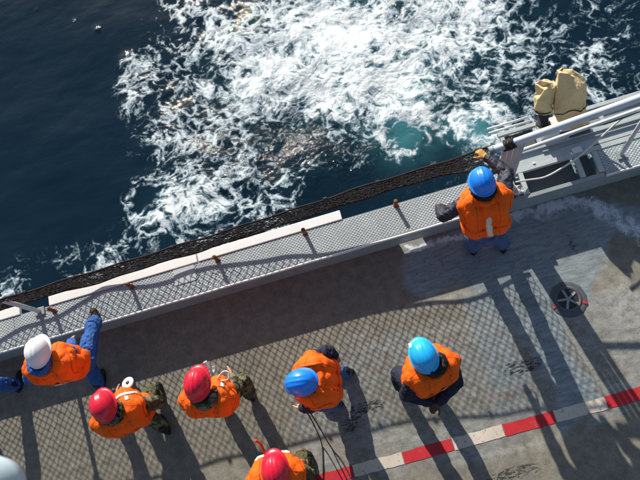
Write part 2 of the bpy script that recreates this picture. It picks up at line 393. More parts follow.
    calm = 0.03 * (fbm(P * 0.42, 3) - .5) * 2 + 0.016 * np.sin(X * 0.9 + Y * 1.7 + 2 * fbm(P * .3, 2)) + 0.012 * (fbm(P * np.array([1.5, 2.6, 1]), 3) - .5) * 2
    chop = 0.10 * (fbm(P * 1.7 + 5, 4) - .5) * 2
    gx = at(300, 138, SEA_Z); tilt = -0.11 * (Y - gx[1] - .35 * (X - gx[0])) * np.exp(-((X - gx[0]) / 1.1) ** 2 - ((Y - gx[1]) / .75) ** 2)
    z = SEA_Z + tilt + far * (calm + chop * np.clip(foam + rip * .8, 0, 1) + 0.05 * foam)
    o = grid_mesh('sea', xs, ys, z, sea_material(), dict(foam=foam, aeration=aer, ripple=rip))
    tag(o, 'dark blue sea churned into white foam beside the ship', None, None, 'structure')
build_sea()

# ------------------------------------------------------------------ deck
DECK_EDGE = 2.236
def deck_material():
    m, nt, b = newmat('worn_non_skid_deck'); co = objco(nt)
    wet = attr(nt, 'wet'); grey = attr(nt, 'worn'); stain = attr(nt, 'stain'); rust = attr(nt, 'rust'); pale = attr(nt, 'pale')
    n1 = noise(nt, co, 1.3, 6, 0.6).outputs[0]; n2 = noise(nt, co, 9, 6, 0.68).outputs[0]; n3 = noise(nt, co, 75, 4, 0.7).outputs[0]; n4 = noise(nt, co, 240, 2, 0.6).outputs[0]
    mp = N(nt, 'ShaderNodeMapping'); mp.inputs['Rotation'].default_value = (0, 0, 0.12); mp.inputs['Scale'].default_value = (1, 4.5, 1); nt.links.new(co, mp.inputs[0])
    sc = noise(nt, mp.outputs[0], 5, 6, 0.7, 0.4).outputs[0]
    base = ramp(nt, n2, [(0.30, (0.150, 0.139, 0.110)), (0.72, (0.285, 0.262, 0.205))])
    worn = ramp(nt, math_(nt, 'ADD', math_(nt, 'MULTIPLY', sc, 0.6), math_(nt, 'MULTIPLY', n2, 0.4)), [(0.36, (0.16, 0.17, 0.168)), (0.62, (0.325, 0.33, 0.31))])
    c = mixc(nt, math_(nt, 'MULTIPLY', grey, mapr(nt, math_(nt, 'ADD', n2, n1), 0.75, 1.15), None, True), base, worn)
    wet_sheen = ramp(nt, sc, [(0.28, (0.12, 0.15, 0.16)), (0.5, (0.24, 0.285, 0.30)), (0.72, (0.36, 0.41, 0.42))])  # pale blue sky sheen of the wet film, painted into the base colour
    c = mixc(nt, math_(nt, 'MULTIPLY', wet, mapr(nt, n2, 0.25, 0.55, 0.45, 0.95)), c, wet_sheen)
    c = mixc(nt, math_(nt, 'MULTIPLY', pale, mapr(nt, n2, 0.35, 0.6)), c, (0.46, 0.46, 0.43))
    ms = N(nt, 'ShaderNodeMapping'); ms.inputs['Rotation'].default_value = (0, 0, -1.2); ms.inputs['Scale'].default_value = (1, 3.2, 1); nt.links.new(co, ms.inputs[0])
    sk = noise(nt, ms.outputs[0], 14, 6, 0.72, 0.5).outputs[0]
    sv = math_(nt, 'ADD', math_(nt, 'MULTIPLY', stain, 0.62), math_(nt, 'MULTIPLY', math_(nt, 'SUBTRACT', sk, 0.5), 2.6))
    c = mixc(nt, math_(nt, 'MULTIPLY', mapr(nt, sv, 0.50, 0.72, 0, .93), mapr(nt, stain, 0.08, 0.25)), c, (0.026, 0.026, 0.026))
    scr = noise(nt, ms.outputs[0], 38, 3, 0.6, 0.2).outputs[0]; c = mixc(nt, mapr(nt, scr, 0.66, 0.70, 0, 0.4), c, (0.055, 0.052, 0.05))
    chp = noise(nt, co, 31, 5, 0.75).outputs[0]; c = mixc(nt, mapr(nt, chp, 0.635, 0.66, 0, 0.55), c, (0.40, 0.40, 0.38)); c = mixc(nt, mapr(nt, chp, 0.36, 0.335, 0, 0.6), c, (0.07, 0.062, 0.055))
    c = mixc(nt, math_(nt, 'MULTIPLY', rust, mapr(nt, n2, 0.38, 0.66)), c, (0.20, 0.11, 0.045))
    c = mixc(nt, mapr(nt, n1, 0.52, 0.75, 0, 0.5), c, (0.10, 0.094, 0.085))
    sp = mapr(nt, n3, 0.72, 0.76, 0, 0.55); c = mixc(nt, sp, c, (0.42, 0.41, 0.39))
    g = mapr(nt, math_(nt, 'ADD', math_(nt, 'MULTIPLY', n4, .5), math_(nt, 'MULTIPLY', n3, .5)), 0.33, 0.67, 0.6, 1.36, False); gm = N(nt, 'ShaderNodeMix', data_type='RGBA', blend_type='MULTIPLY'); gm.inputs[0].default_value = 1
    cc = N(nt, 'ShaderNodeCombineColor'); [nt.links.new(g, cc.inputs[k]) for k in range(3)]
    nt.links.new(c, gm.inputs[6]); nt.links.new(cc.outputs[0], gm.inputs[7])
    nt.links.new(gm.outputs[2], b.inputs['Base Color'])
    ro = mapr(nt, wet, 0, 1, 0.88, 0.30); nt.links.new(math_(nt, 'ADD', ro, math_(nt, 'MULTIPLY', math_(nt, 'SUBTRACT', n2, .5), 0.25)), b.inputs['Roughness'])
    h = math_(nt, 'ADD', math_(nt, 'MULTIPLY', n3, 0.6), math_(nt, 'MULTIPLY', n4, 0.4))
    b1 = bump(nt, None, n2, 0.22, 0.02)
    bump(nt, b, h, mapr(nt, wet, 0, 1, 0.42, 0.18), 0.006, b1)
    return m
def poly_mask(X, Y, pts, soft, wob=0.06, seed=0.0):
    """1 inside the outline (pixels of the deck), with a ragged soft edge"""
    P = np.array([at(x, y, 0)[:2] for x, y in pts]); d = np.full(X.shape, 1e9); ins = np.zeros(X.shape, bool)
    for i in range(len(P)):
        a, b2 = P[i], P[(i + 1) % len(P)]; e = b2 - a
        t = np.clip(((X - a[0]) * e[0] + (Y - a[1]) * e[1]) / (e @ e), 0, 1)
        d = np.minimum(d, np.hypot(X - a[0] - t * e[0], Y - a[1] - t * e[1]))
        ins ^= ((a[1] > Y) != (b2[1] > Y)) & (X < (b2[0] - a[0]) * (Y - a[1]) / (b2[1] - a[1] + 1e-12) + a[0])
    s = np.where(ins, d, -d) + wob * 2 * (fbm(np.stack([X * 3 + seed, Y * 3, X * 0], -1), 4) - .5) * 2
    return sstep(-soft, soft, s)
def build_deck():
    xs = axis(-16, 14, -5.4, 4.4, 0.02, 12); lo = -9.0
    ys = np.concatenate([np.linspace(lo, -1.9, 12), np.arange(-1.8, DECK_EDGE - .01, 0.02), [DECK_EDGE]])
    X, Y = np.meshgrid(xs, ys)
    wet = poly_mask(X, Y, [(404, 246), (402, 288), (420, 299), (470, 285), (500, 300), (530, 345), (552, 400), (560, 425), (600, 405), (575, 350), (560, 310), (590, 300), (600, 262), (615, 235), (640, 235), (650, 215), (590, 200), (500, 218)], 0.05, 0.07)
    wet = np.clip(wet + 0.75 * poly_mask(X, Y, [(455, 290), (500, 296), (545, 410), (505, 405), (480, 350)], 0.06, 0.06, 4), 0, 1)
    worn = poly_mask(X, Y, [(300, 372), (345, 340), (420, 330), (480, 300), (560, 300), (640, 260), (660, 400), (560, 430), (330, 490), (285, 470)], 0.12, 0.12, 9)
    worn = np.clip(worn + 0.10 * poly_mask(X, Y, [(300, 480), (640, 400), (660, 500), (320, 520)], .1, .1, 2), 0, 1)
    def spots(l):
        o = np.zeros_like(X)
        for x, y, rx, ry, w in l:
            c = at(x, y, 0); u = (X - c[0]) / (rx / 83); v = (Y - c[1]) / (ry / 83); o += w * np.exp(-u * u - v * v)
        return np.clip(o * (0.5 + fbm(np.stack([X * 9, Y * 9, X * 0], -1), 3)), 0, 1)
    stain = spots([(522, 367, 20, 8, 1.6), (525, 470, 30, 7, 1.0), (505, 476, 14, 6, .9), (375, 406, 11, 6, 1.6), (358, 410, 8, 7, 1.5), (350, 425, 10, 10, 1.3), (572, 245, 7, 20, .9), (240, 314, 8, 7, .7), (248, 318, 5, 3, .6), (332, 420, 6, 10, .6), (445, 275, 25, 12, .35), (70, 345, 14, 9, .4), (130, 370, 40, 10, .25), (600, 370, 22, 28, .5)])
    rust = spots([(515, 395, 22, 8, .8), (338, 440, 9, 9, .9), (345, 452, 12, 6, .6), (560, 235, 22, 24, .35), (205, 345, 9, 7, .4), (450, 340, 40, 14, .2), (300, 440, 12, 8, .3), (560, 305, 8, 6, .9), (578, 310, 8, 5, .8), (340, 300, 30, 12, .2)])
    pale = spots([(622, 300, 16, 22, .55), (470, 330, 30, 12, .35), (520, 335, 14, 14, .3), (440, 300, 35, 6, .4), (520, 448, 40, 5, .5), (420, 335, 50, 6, .25), (300, 460, 60, 10, .2)])
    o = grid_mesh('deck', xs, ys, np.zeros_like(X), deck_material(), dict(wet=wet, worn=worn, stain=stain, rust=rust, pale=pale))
    tag(o, 'worn grey brown ship deck with wet patches', None, None, 'structure')
    return o
deck = build_deck()
# hull below the deck edge
hb = MB(); hb.box((-1, DECK_EDGE - .15, -2.3), (30, .26, 4.56)); hull = hb.build('hull_side', 'hull'); tag(hull, None, None, None, 'structure')
# red and cream line painted on the deck
YL = -0.195
bounds = [at(x, 440 - (x - 480) * .30, 0)[0] for x in (355, 405.5, 456.5, 506, 557, 606)]
step_ = (bounds[-1] - bounds[0]) / 5
xs_line = [bounds[0] + step_ * k for k in range(-9, 14)]
for k in range(len(xs_line) - 1):
    red = (k - 9) % 2 == 1
    mb = MB(); a, b_ = xs_line[k] + .004, xs_line[k + 1] - .004; n = 10
    wv = 0.003
    top = [(x, YL + .066 + RNG.normal(0, wv)) for x in np.linspace(a, b_, n)]; bot = [(x, YL - .066 + RNG.normal(0, wv)) for x in np.linspace(a, b_, n)]
    v = [(x, y, .004) for x, y in top] + [(x, y, .004) for x, y in bot]
    mb.add(v, [(n + i, n + i + 1, i + 1, i) for i in range(n - 1)])
    mb.build('red_stripe' if red else 'cream_stripe', 'line_red' if red else 'line_white', deck)

# ------------------------------------------------------------------ ledge along the deck edge
LZ, LI, LO = 0.35, 2.225, 2.635
ledge = thing('bulwark_ledge', 'grey studded steel ledge along the deck edge with inner lip painted white as if sunlit', 'ledge', (0, LI, 0))
def ledge_build():
    # upright plate with a freeing port at its foot
    px0, px1 = 0.50, 0.80
    m = MB()
    m.box(((-9 + px0) / 2, LI + .006, .166), (px0 + 9, .012, .332)); m.box(((px1 + 9) / 2, LI + .006, .166), (9 - px1, .012, .332))
    m.box(((px0 + px1) / 2, LI + .006, .20), (px1 - px0, .012, .264))
    m.build('bulwark_plate', 'grey', ledge)
    # top plates, butted with narrow seams
    for a, b_ in ((-9, -4.42), (-4.415, -1.995), (-1.99, 1.86), (3.03, 8.5)):
        MB().box(((a + b_) / 2, (LI + LO) / 2 + .012, LZ - .006), (b_ - a - .004, LO - LI - .024, .012)).build('top_plate', 'grey', ledge)
    # the rounded inner lip, its sunlit brightness painted in as white
    xs = np.linspace(-9, 1.86, 160); pts = np.c_[xs, np.full_like(xs, LI + .004) + .0015 * np.sin(xs * 7), np.full_like(xs, LZ - .007)]
    MB().tube(pts, .016, 8).build('inner_lip', 'white', ledge, True)
    MB().tube([(3.03, LI + .004, LZ - .007), (8.5, LI + .004, LZ - .007)], .016, 8).build('inner_lip', 'white', ledge, True)
    # outer pale strip
    for a, b_ in ((-3.93, -1.96), (-1.95, -0.09), (-8, -4.32)):
        MB().box(((a + b_) / 2, LO + .062, LZ - .012), (b_ - a - .004, .122, .05)).build('outer_strip', 'white', ledge, bevel=.006)
    # studs
    sm = MB(); r = .0105; hgt = .004
    def stud(x, y):
        a = np.linspace(0, 2 * np.pi, 6, endpoint=False); k = RNG.uniform(.85, 1.1)
        base = np.c_[x + 1.35 * r * k * np.cos(a), y + r * k * np.sin(a), np.full(6, LZ)]
        top = np.c_[x + .7 * r * k * np.cos(a), y + .55 * r * k * np.sin(a), np.full(6, LZ + hgt)]
        sm.add(np.r_[base, top], [(i, (i + 1) % 6, 6 + (i + 1) % 6, 6 + i) for i in range(6)] + [tuple(range(6, 12))])
    for a, b_ in ((-6.4, 1.84), (3.06, 4.6)):
        x = a; k = 0
        while x < b_:
            y = LI + .035 + (k % 2) * .0195
            while y < LO - .015:
                if not (-2.28 < x < -2.02 and y > 2.40): stud(x, y)
                y += .039
            x += .024; k += 1
    o = sm.build('tread_stud', 'stud', ledge); o['kind'] = 'stuff'
    # repair patch welded over the studs
    MB().box((-2.15, 2.52, LZ + .004), (.27, .20, .008)).build('patch_plate', 'greylight', ledge)
    # rusty socket pins
    for x, y in ((-3.87, 2.55), (-2.84, 2.57), (-1.71, 2.585), (-0.58, 2.60), (0.58, 2.615)):
        m = MB(); ln = RNG.normal(0, .012, 2)
        m.lathe([(.034, 0), (.034, .012), (.024, .018), (.023, .118), (.026, .122), (.026, .145), (.016, .152), (.0, .154)], (x, y, LZ), nrm_axes((ln[0], ln[1], 1)), 14)
        m.build('rusty_pin', 'rust', ledge, False)
    for x in np.arange(-8.5, 8.6, 1.05):
        m = MB(); m.add([(x - .008, LI + .014, .34), (x - .008, LO - .02, .332), (x - .008, LI + .014, -.05), (x + .008, LI + .014, .34), (x + .008, LO - .02, .332), (x + .008, LI + .014, -.05)],
                        [(0, 1, 2), (5, 4, 3), (0, 3, 4, 1), (1, 4, 5, 2), (2, 5, 3, 0)])
        m.build('bracket', 'grey', ledge)
def nrm_axes(d):
    d = nrm(d); u = nrm(np.cross(d, V(0, 1, 0) if abs(d[1]) < .9 else V(1, 0, 0))); return (u, np.cross(d, u), d)
ledge_build()

# ------------------------------------------------------------------ safety net
def net_build():
    t = thing('safety_net', 'dark brown rope netting stretched above the outer ledge', 'net', (-1.2, 2.63, .42))
    x0, x1 = -5.6, 1.64
    def top(x): return V(x, 2.61 - .03 * sstep(0, 1.6, x), np.interp(x, [-5.6, -4.1, -2.15, -.73, 1.07, 1.64], [1.09, 1.08, 1.11, 1.15, 1.29, 1.34]))
    BP = np.array([atY(px, py, yy) for px, py, yy in ((-40, 322, 2.70), (10, 307, 2.72), (50, 295, 2.73), (100, 282, 2.73), (160, 262.5, 2.73), (200, 251, 2.73), (240, 238, 2.73), (290, 222, 2.72), (340, 206, 2.72), (400, 187, 2.71), (440, 176, 2.70), (474, 170, 2.67))])
    def bot(x): return V(x, np.interp(x, BP[:, 0], BP[:, 1]), np.interp(x, BP[:, 0], BP[:, 2]))
    xs = np.linspace(x0, x1, 120)
    wob = lambda x: np.array([0, .006 * math.sin(x * 9), .008 * math.sin(x * 5.3)])
    MB().tube([top(x) + wob(x) for x in xs], .012, 8).build('top_rope', 'net', t, True)
    MB().tube([bot(x) - wob(x) for x in xs], .015, 8).build('bottom_rope', 'net', t, True)
    m = MB(); dx = .086; rows = 26; cols = int((x1 - x0) / dx)
    P = {}
    for j in range(rows + 1):
        for i in range(cols + 1):
            x = x0 + (i + (j % 2) * .5) * dx
            if x > x1: x = x1
            s = j / rows; a, b_ = top(x) + wob(x), bot(x) - wob(x)
            q = a + (b_ - a) * s; q[1] += .012 * math.sin(s * math.pi) * math.sin(x * 1.7) + .005 * RNG.normal()
            q[0] += .004 * RNG.normal(); q[2] += .003 * RNG.normal(); P[j, i] = q
    def strand(a, b_):
        d = nrm(b_ - a); u = nrm(np.cross(d, (0, 1, 0))); w = np.cross(d, u); r = .0040
        ring = [u * r, w * r * 1.1, -u * r, -w * r * 1.1]
        m.add([a + k for k in ring] + [b_ + k for k in ring], [(k, (k + 1) % 4, 4 + (k + 1) % 4, 4 + k) for k in range(4)])
    for j in range(rows):
        for i in range(cols + 1):
            strand(P[j, i], P[j + 1, i])
            k = i + (1 if j % 2 else -1)
            if 0 <= k <= cols: strand(P[j, i], P[j + 1, k])
    o = m.build('netting', 'net', t); o['kind'] = 'stuff'
    for x in np.arange(x0, x1, .6):
        q = top(x); MB().tube([q + V(-.02, 0, 0), q + V(.02, 0, 0)], .024, 8).build('lashing', 'rope', t)
net_build()

# stanchion that holds the net's left end
def stanchion_left():
    foot = V(-4.06, 2.60, LZ); topp = at(-6, 298, 1.05)
    t = thing('rail_stanchion', 'pale grey tube stanchion leaning outboard at the left end of the ledge', 'stanchion', foot)
    MB().tube([foot + V(0, 0, .02), topp], .028, 12).build('tube', 'alu', t, True)
    MB().box(foot + V(0, 0, .012), (.13, .10, .024)).build('foot_plate', 'grey', t, bevel=.004)
    MB().tube([topp + V(-.05, 0, .0), topp + V(.05, 0, .03)], .036, 12).build('rail_clamp', 'grey', t, True)
stanchion_left()

# ------------------------------------------------------------------ boarding platform at the right
def platform():
    t = thing('boarding_platform', 'pale grey steel boarding platform frame hung outboard at the ship side', 'platform', (2.45, LI + .02, LZ - .1))
    z = LZ
    def q(x, y, zz=z): return at(x, y, zz)
    def B(name, a, b_, w, h, mat='greylight'): MB().bar(a, b_, w, h).build(name, mat, t, bevel=.004)
    # inner beam and cross members over the open bay
    B('beam', (1.87, LI + .028, z - .04), (3.02, LI + .028, z - .04), .05, .08, 'grey')
    B('beam', (1.87, 2.59, z - .02), (3.9, 2.59, z - .02), .06, .06)
    MB().box((2.93, 2.70, z - .006), (1.98, .155, .012)).build('side_plate', 'greylight', t, bevel=.003)
    MB().box((3.05, 2.735, z + .012), (1.2, .018, .024)).build('side_rib', 'grey', t, bevel=.003)
    B('beam', (1.95, 2.805, z + .01), (3.9, 2.805, z + .01), .05, .05)
    for x, w in ((1.90, .07), (2.10, .055), (2.78, .055), (3.0, .06)):
        B('cross_bar', (x, LI + .058, z - .015), (x + .01, 2.556, z - .015), w, .05)
    # floor sheets sunk in the bays
    for a, b_ in ((1.94, 2.07), (2.13, 2.75), (2.81, 2.965)):
        MB().box(((a + b_) / 2, 2.42, z - .12), (b_ - a, .36, .012)).build('floor_sheet', 'greydark', t)
    # outboard frame
    yo = 3.10
    B('beam', (2.02, yo, z + .02), (4.2, yo, z + .02), .05, .05)
    for x in (2.06, 2.46, 3.25): B('cross_bar', (x, 2.833, z + .012), (x, yo - .027, z + .012), .05, .045)
    MB().box((2.26, 2.955, z - .02), (.33, .23, .012)).build('floor_sheet', 'greydark', t)
    MB().box((2.86, 2.955, z - .02), (.74, .23, .012)).build('floor_sheet', 'grey', t)
    MB().box((3.55, 2.955, z - .02), (.5, .23, .012)).build('floor_sheet', 'grey', t)
    for yy in (3.16, 3.22): MB().tube([(1.93, yy, z + .03), (2.45, yy, z + .03)], .016, 8).build('outer_tube', 'alu', t, True)
    # white equipment box, small plate
    MB().box((2.66, 2.97, z + .06), (.34, .20, .13)).build('equipment_box', 'white', t, bevel=.012)
    MB().box((2.83, 2.63, z + .018), (.11, .07, .012)).build('label_plate', 'white', t)
    MB().box((2.30, 2.63, z + .016), (.03, .02, .01)).build('label_plate', 'white', t)
platform()
def handrail():
    pe = V(1.59, 2.50, 1.43); e2 = V(4.6, 2.50, 1.85)
    t = thing('handrail', 'thick pale handrail pipe running outboard past the tan covers', 'handrail', (3.3, 2.6, LZ))
    MB().tube([pe + (e2 - pe) * s for s in np.linspace(0, 1, 12)], .041, 16).build('rail_pipe', 'alu', t, True)
    d = nrm(e2 - pe); MB().lathe([(.0, 0.0), (.028, .0), (.030, -.004), (.046, -.004), (.046, .045), (.043, .05)], pe - d * .006, nrm_axes(d), 16).build('end_ring', 'grey', t, True)
    a = pe + d * .28 + V(0, .06, -.45); b_ = e2 + V(0, .06, -.45)
    MB().tube([a, b_], .022, 12).build('lower_rail', 'alu', t, True)
    for x in (3.30, 4.3):
        s = (x - pe[0]) / (e2[0] - pe[0]); top = pe + (e2 - pe) * s
        MB().tube([V(x - .02, 2.42, LZ), top - V(0, 0, .02)], .024, 12).build('post', 'alu', t, True)
        MB().box((x - .02, 2.42, LZ + .012), (.11, .11, .02)).build('foot_plate', 'grey', t, bevel=.003)
    s0 = pe + d * .34
    MB().tube([V(s0[0], 2.56, LZ), s0 - V(0, 0, .02)], .024, 12).build('post', 'alu', t, True)
    # brown lashing round the pipe
    c = pe + d * .20; pts = []
    ax = nrm_axes(d)
    for k in range(90):
        a_ = k * .55; pts.append(c + d * (-.055 + .11 * k / 90 + .012 * math.sin(k)) + (ax[0] * math.cos(a_) + ax[1] * math.sin(a_)) * (.052 + .006 * math.sin(k * 1.7)))
    pts += [pts[-1] + V(.02, -.03, -.06), pts[-1] + V(.03, -.02, -.16)]
    o = MB().tube(pts, .010, 6).build('rope_lashing', 'rope', None, True); rooted(o, c); tag(o, 'dark brown rope lashed round the pale handrail beside the tan glove', 'rope')
    # white rope drooping under the rail
    q = [at(516, 182, .45), at(528, 180, .40), at(545, 177, .38), at(562, 168, .37), at(580, 156, .42), at(598, 140, .46), at(612, 127, .62), at(626, 116, .85), at(648, 106, 1.0)]
    o = MB().tube(curve(q, 60), .011, 8).build('white_rope', 'wrope', None, True); rooted(o, q[0]); tag(o, 'thin white rope drooping across the boarding platform bays', 'rope')
    q = [at(560, 133, .85), at(585, 128, .8), at(610, 122, .8), at(640, 111, .95)]
    o = MB().tube(curve(q, 40), .014, 8).build('dark_rope', 'rope', None, True); rooted(o, q[0]); tag(o, 'dark frayed rope slung just under the thick handrail', 'rope')
handrail()
def slatted():
    t = thing('slatted_gate', 'grey folded gate of four narrowing slats beside the boarding platform', 'gate', at(506, 186, LZ))
    tops = [at(x, y, 1.42) for x, y in ((505, 149), (511, 147), (517, 145), (523, 142))]
    bots = [at(x, y, .42) for x, y in ((497, 190), (501, 189), (505, 188), (509, 187))]
    for a, b_ in zip(tops, bots):
        MB().bar(a, b_, .056, .018, (0, 1, .35)).build('slat', 'greylight', t, bevel=.003)
    MB().bar(tops[0] + V(-.04, .02, .02), tops[3] + V(.04, .02, .02), .03, .03).build('top_rail', 'grey', t, bevel=.003)
    MB().bar(bots[0] + V(-.04, .0, -.02), bots[3] + V(.06, .0, -.02), .03, .03).build('bottom_rail', 'grey', t, bevel=.003)
    MB().tube([bots[3] + V(.05, 0, -.02), bots[3] + V(.05, 0.01, -.10)], .02, 10).build('hinge', 'grey', t, True)
    # pale cord heaped at its foot
    pts = []; c = at(518, 190, LZ + .05)
    for k in range(70): pts.append(c + V(.07 * math.sin(k * .9 + .3 * k ** .5), .06 * math.cos(k * .83), .02 * math.sin(k * 2.1) - .0) * (0.5 + .5 * random.random()))
    o = MB().tube(curve(pts, 260), .007, 6).build('cord_heap', 'wrope', None, True); rooted(o, c - V(0, 0, .05)); tag(o, 'small heap of pale cord at the foot of the slatted gate', 'cord')
slatted()

def remeshed(name, mb, voxel, smooth=4, fac=.5):
    me = bpy.data.meshes.new(name); me.from_pydata(np.concatenate(mb.v).tolist(), [], mb.f); me.update()
    o = bpy.data.objects.new(name, me); COL.objects.link(o)
    r = o.modifiers.new('r', 'REMESH'); r.mode = 'VOXEL'; r.voxel_size = voxel; r.use_smooth_shade = True
    if smooth: s = o.modifiers.new('s', 'SMOOTH'); s.iterations = smooth; s.factor = fac
    dg = bpy.context.evaluated_depsgraph_get(); ne = bpy.data.meshes.new_from_object(o.evaluated_get(dg)); ne.name = name
    o.modifiers.clear(); o.data = ne; bpy.data.meshes.remove(me)
    ne.polygons.foreach_set('use_smooth', np.ones(len(ne.polygons), bool))
    return o
def get_co(me): a = np.empty(len(me.vertices) * 3); me.vertices.foreach_get('co', a); return a.reshape(-1, 3)
def get_no(me): a = np.empty(len(me.vertices) * 3); me.vertices.foreach_get('normal', a); return a.reshape(-1, 3)
def wrinkle(o, amp, scale, stretch=(1, 1, 1), seed=0.0, mask=None):
    me = o.data; c, n = get_co(me), get_no(me)
    q = c * scale * np.array(stretch) + seed
    w = fbm(q * .5 + 3, 2)[:, None] * 1.2
    d = (1 - np.abs(2 * fbm(q + w, 3) - 1)) - .72
    d = amp * d * 2.2
    if mask is not None: d = d * mask
    me.vertices.foreach_set('co', (c + n * d[:, None]).ravel()); me.update()

def strip(name, pts, width, mat, parent, bvh=None, lift=.005, th=.004):
    """tape laid on a surface"""
    P = curve(pts, max(8, 5 * len(pts))); out = []; nr = []
    for p in P:
        n = V(0, 0, 1)
        if bvh is not None:
            loc, no, i, dist = bvh.find_nearest(Vector(p))
            n = np.array(no); p = np.array(loc) + n * lift
        out.append(p); nr.append(n)
    out, nr = np.array(out), np.array(nr); t = np.gradient(out, axis=0); t /= np.linalg.norm(t, axis=1)[:, None] + 1e-9
    s = np.cross(nr, t); s /= np.linalg.norm(s, axis=1)[:, None] + 1e-9
    m = MB(); v = []
    for i in range(len(out)):
        v += [out[i] - s[i] * width / 2, out[i] + s[i] * width / 2, out[i] + s[i] * width / 2 - nr[i] * th, out[i] - s[i] * width / 2 - nr[i] * th]
    f = [(i * 4 + j, i * 4 + (j + 1) % 4, (i + 1) * 4 + (j + 1) % 4, (i + 1) * 4 + j) for i in range(len(out) - 1) for j in range(4)] + [(3, 2, 1, 0), tuple(len(v) - 4 + j for j in range(4))]
    m.add(v, f); return m.build(name, mat, parent, True)
def covers():
    def cover(name, label, foot, head, r, seed, ped, big):
        t = thing(name, label, 'cover', foot, 'tan canvas covers on the boarding platform')
        foot, head = np.asarray(foot), np.asarray(head); d = head - foot; L = np.linalg.norm(d); d = d / L
        ax = nrm_axes(d); rg = np.random.default_rng(seed)
        # faceted cloth hung over the instrument: a few hard corners, pulled together at the foot
        n = 6; rings = [(.02, .80), (.22, .92), (.52, 1.08), (.80, 1.0), (.98, .45)] if big else [(.30, .70), (.40, .86), (.66, 1.04), (.88, .92), (.98, .5)]
        m = MB(); vs = []
        for s, k in rings:
            for i in range(n):
                a = 2 * math.pi * i / n + .30 * rg.normal(); rr = r * k * (1 + .13 * rg.normal())
                vs.append(foot + d * (L * s + .035 * rg.normal()) + ax[0] * rr * math.cos(a) + ax[1] * rr * math.sin(a) * .85)
        tip = foot + d * L * (1.02 if big else 1.0) + ax[0] * .05 * rg.normal() + ax[1] * .05 * rg.normal()
        f = []
        for i in range(len(rings) - 1):
            for j in range(n):
                q = (i * n + j, i * n + (j + 1) % n, (i + 1) * n + (j + 1) % n, (i + 1) * n + j)
                f += [(q[0], q[1], q[2]), (q[0], q[2], q[3])] if rg.random() < .5 else [(q[0], q[1], q[3]), (q[1], q[2], q[3])]
        vs.append(tip); e = (len(rings) - 1) * n
        f += [(e + j, e + (j + 1) % n, len(vs) - 1) for j in range(n)] + [tuple(range(n - 1, -1, -1))]
        m.add(vs, f)
        o = m.build('canvas', 'canvas', None, True)
        bv = o.modifiers.new('b', 'BEVEL'); bv.width = .014; bv.segments = 2; bv.limit_method = 'NONE'
        sb = o.modifiers.new('s', 'SUBSURF'); sb.subdivision_type = 'SIMPLE'; sb.levels = sb.render_levels = 3
        sm_ = o.modifiers.new('m', 'SMOOTH'); sm_.iterations = 4
        dg = bpy.context.evaluated_depsgraph_get(); ne = bpy.data.meshes.new_from_object(o.evaluated_get(dg)); o.modifiers.clear(); o.data = ne
        ne.polygons.foreach_set('use_smooth', np.ones(len(ne.polygons), bool))
        wrinkle(o, .014, 7, (1, 1, .6), seed); wrinkle(o, .006, 22, (1, 1, .6), seed + 3)
        cbv = BVHTree.FromPolygons([Vector(v) for v in get_co(o.data)], [tuple(p.vertices) for p in o.data.polygons]); put(o, t)
        for a0 in (3.6, 5.2):
            strip('seam', [foot + d * L * s_ + (ax[0] * math.cos(a0) + ax[1] * math.sin(a0)) * r * 1.1 for s_ in (.35, .5, .65, .8, .95)], .012, 'canvas_seam', o, cbv, .003)
        for s_ in ((.40,) if big else ()):
            strip('lashing', [foot + d * L * (s_ + .05 * math.sin(a * 2)) + (ax[0] * math.cos(a) + ax[1] * math.sin(a)) * r * 1.15 for a in np.linspace(0, 2 * math.pi, 12)], .011, 'rope', o, cbv, .005, .006)
        if ped:
            m = MB(); m.lathe([(.085, 0), (.085, .015), (.062, .02), (.058, .34), (.05, .36)], foot, ax, 18); m.build('pedestal', 'dark', t, True)
        else:
            m = MB(); m.box(foot + V(0, 0, .02), (.26, .24, .04)); m.build('base_plate', 'greydark', t, bevel=.006)
        m = MB(); s = rings[0][0] + .05
        pts = [foot + d * L * s + (ax[0] * math.cos(a) + ax[1] * math.sin(a)) * r * .78 for a in np.linspace(0, 2 * math.pi, 24)]
        m.tube(pts, .008, 6, False); m.build('tie_cord', 'rope', t, True)
        return t
    cover('canvas_cover', 'smaller tan canvas cover tied over a dark pedestal', at(543, 124, LZ + .125), at(545, 80, 1.0), .128, 5, True, False)
    cover('canvas_cover', 'larger tan canvas cover bagged down to the platform', at(576, 128, LZ), at(567, 72, 1.05), .185, 11, False, True)
covers()

# ------------------------------------------------------------------ drain in the deck
def drain():
    c = V(2.18, 1.01, 0)
    t = thing('deck_drain', 'round iron deck drain with a five armed star grating', 'drain', c)
    MB().lathe([(.215, .0), (.215, .008), (.19, .012), (.155, .012)], c, None, 12, 0, False).build('deck_plate', 'greydark', t)
    MB().lathe([(.158, .008), (.158, .0145), (.132, .0145), (.12, .006)], c, None, 36, 0, False).build('ring', 'greydark', t, True)
    MB().add([c + V(.121 * math.cos(a), .121 * math.sin(a), .0045) for a in np.linspace(0, 2 * math.pi, 30, endpoint=False)], [tuple(range(30))]).build('well', 'dark', t)
    for k in range(5):
        a = 2 * math.pi * k / 5 + .5; d = V(math.cos(a), math.sin(a), 0)
        MB().bar(c + d * .024 + V(0, 0, .009), c + d * .119 + V(0, 0, .009), .028, .006).build('spoke', 'grey', t)
    MB().lathe([(.026, .0065), (.026, .013), (.018, .014)], c, None, 12).build('hub', 'grey', t)
    for a in (-2.9, -.5): 
        d = V(math.cos(a), math.sin(a), 0); MB().box(c + d * .185 + V(0, 0, .0145), (.05, .03, .004), (d, V(-d[1], d[0], 0), V(0, 0, 1))).build('red_mark', 'line_red', t)
drain()

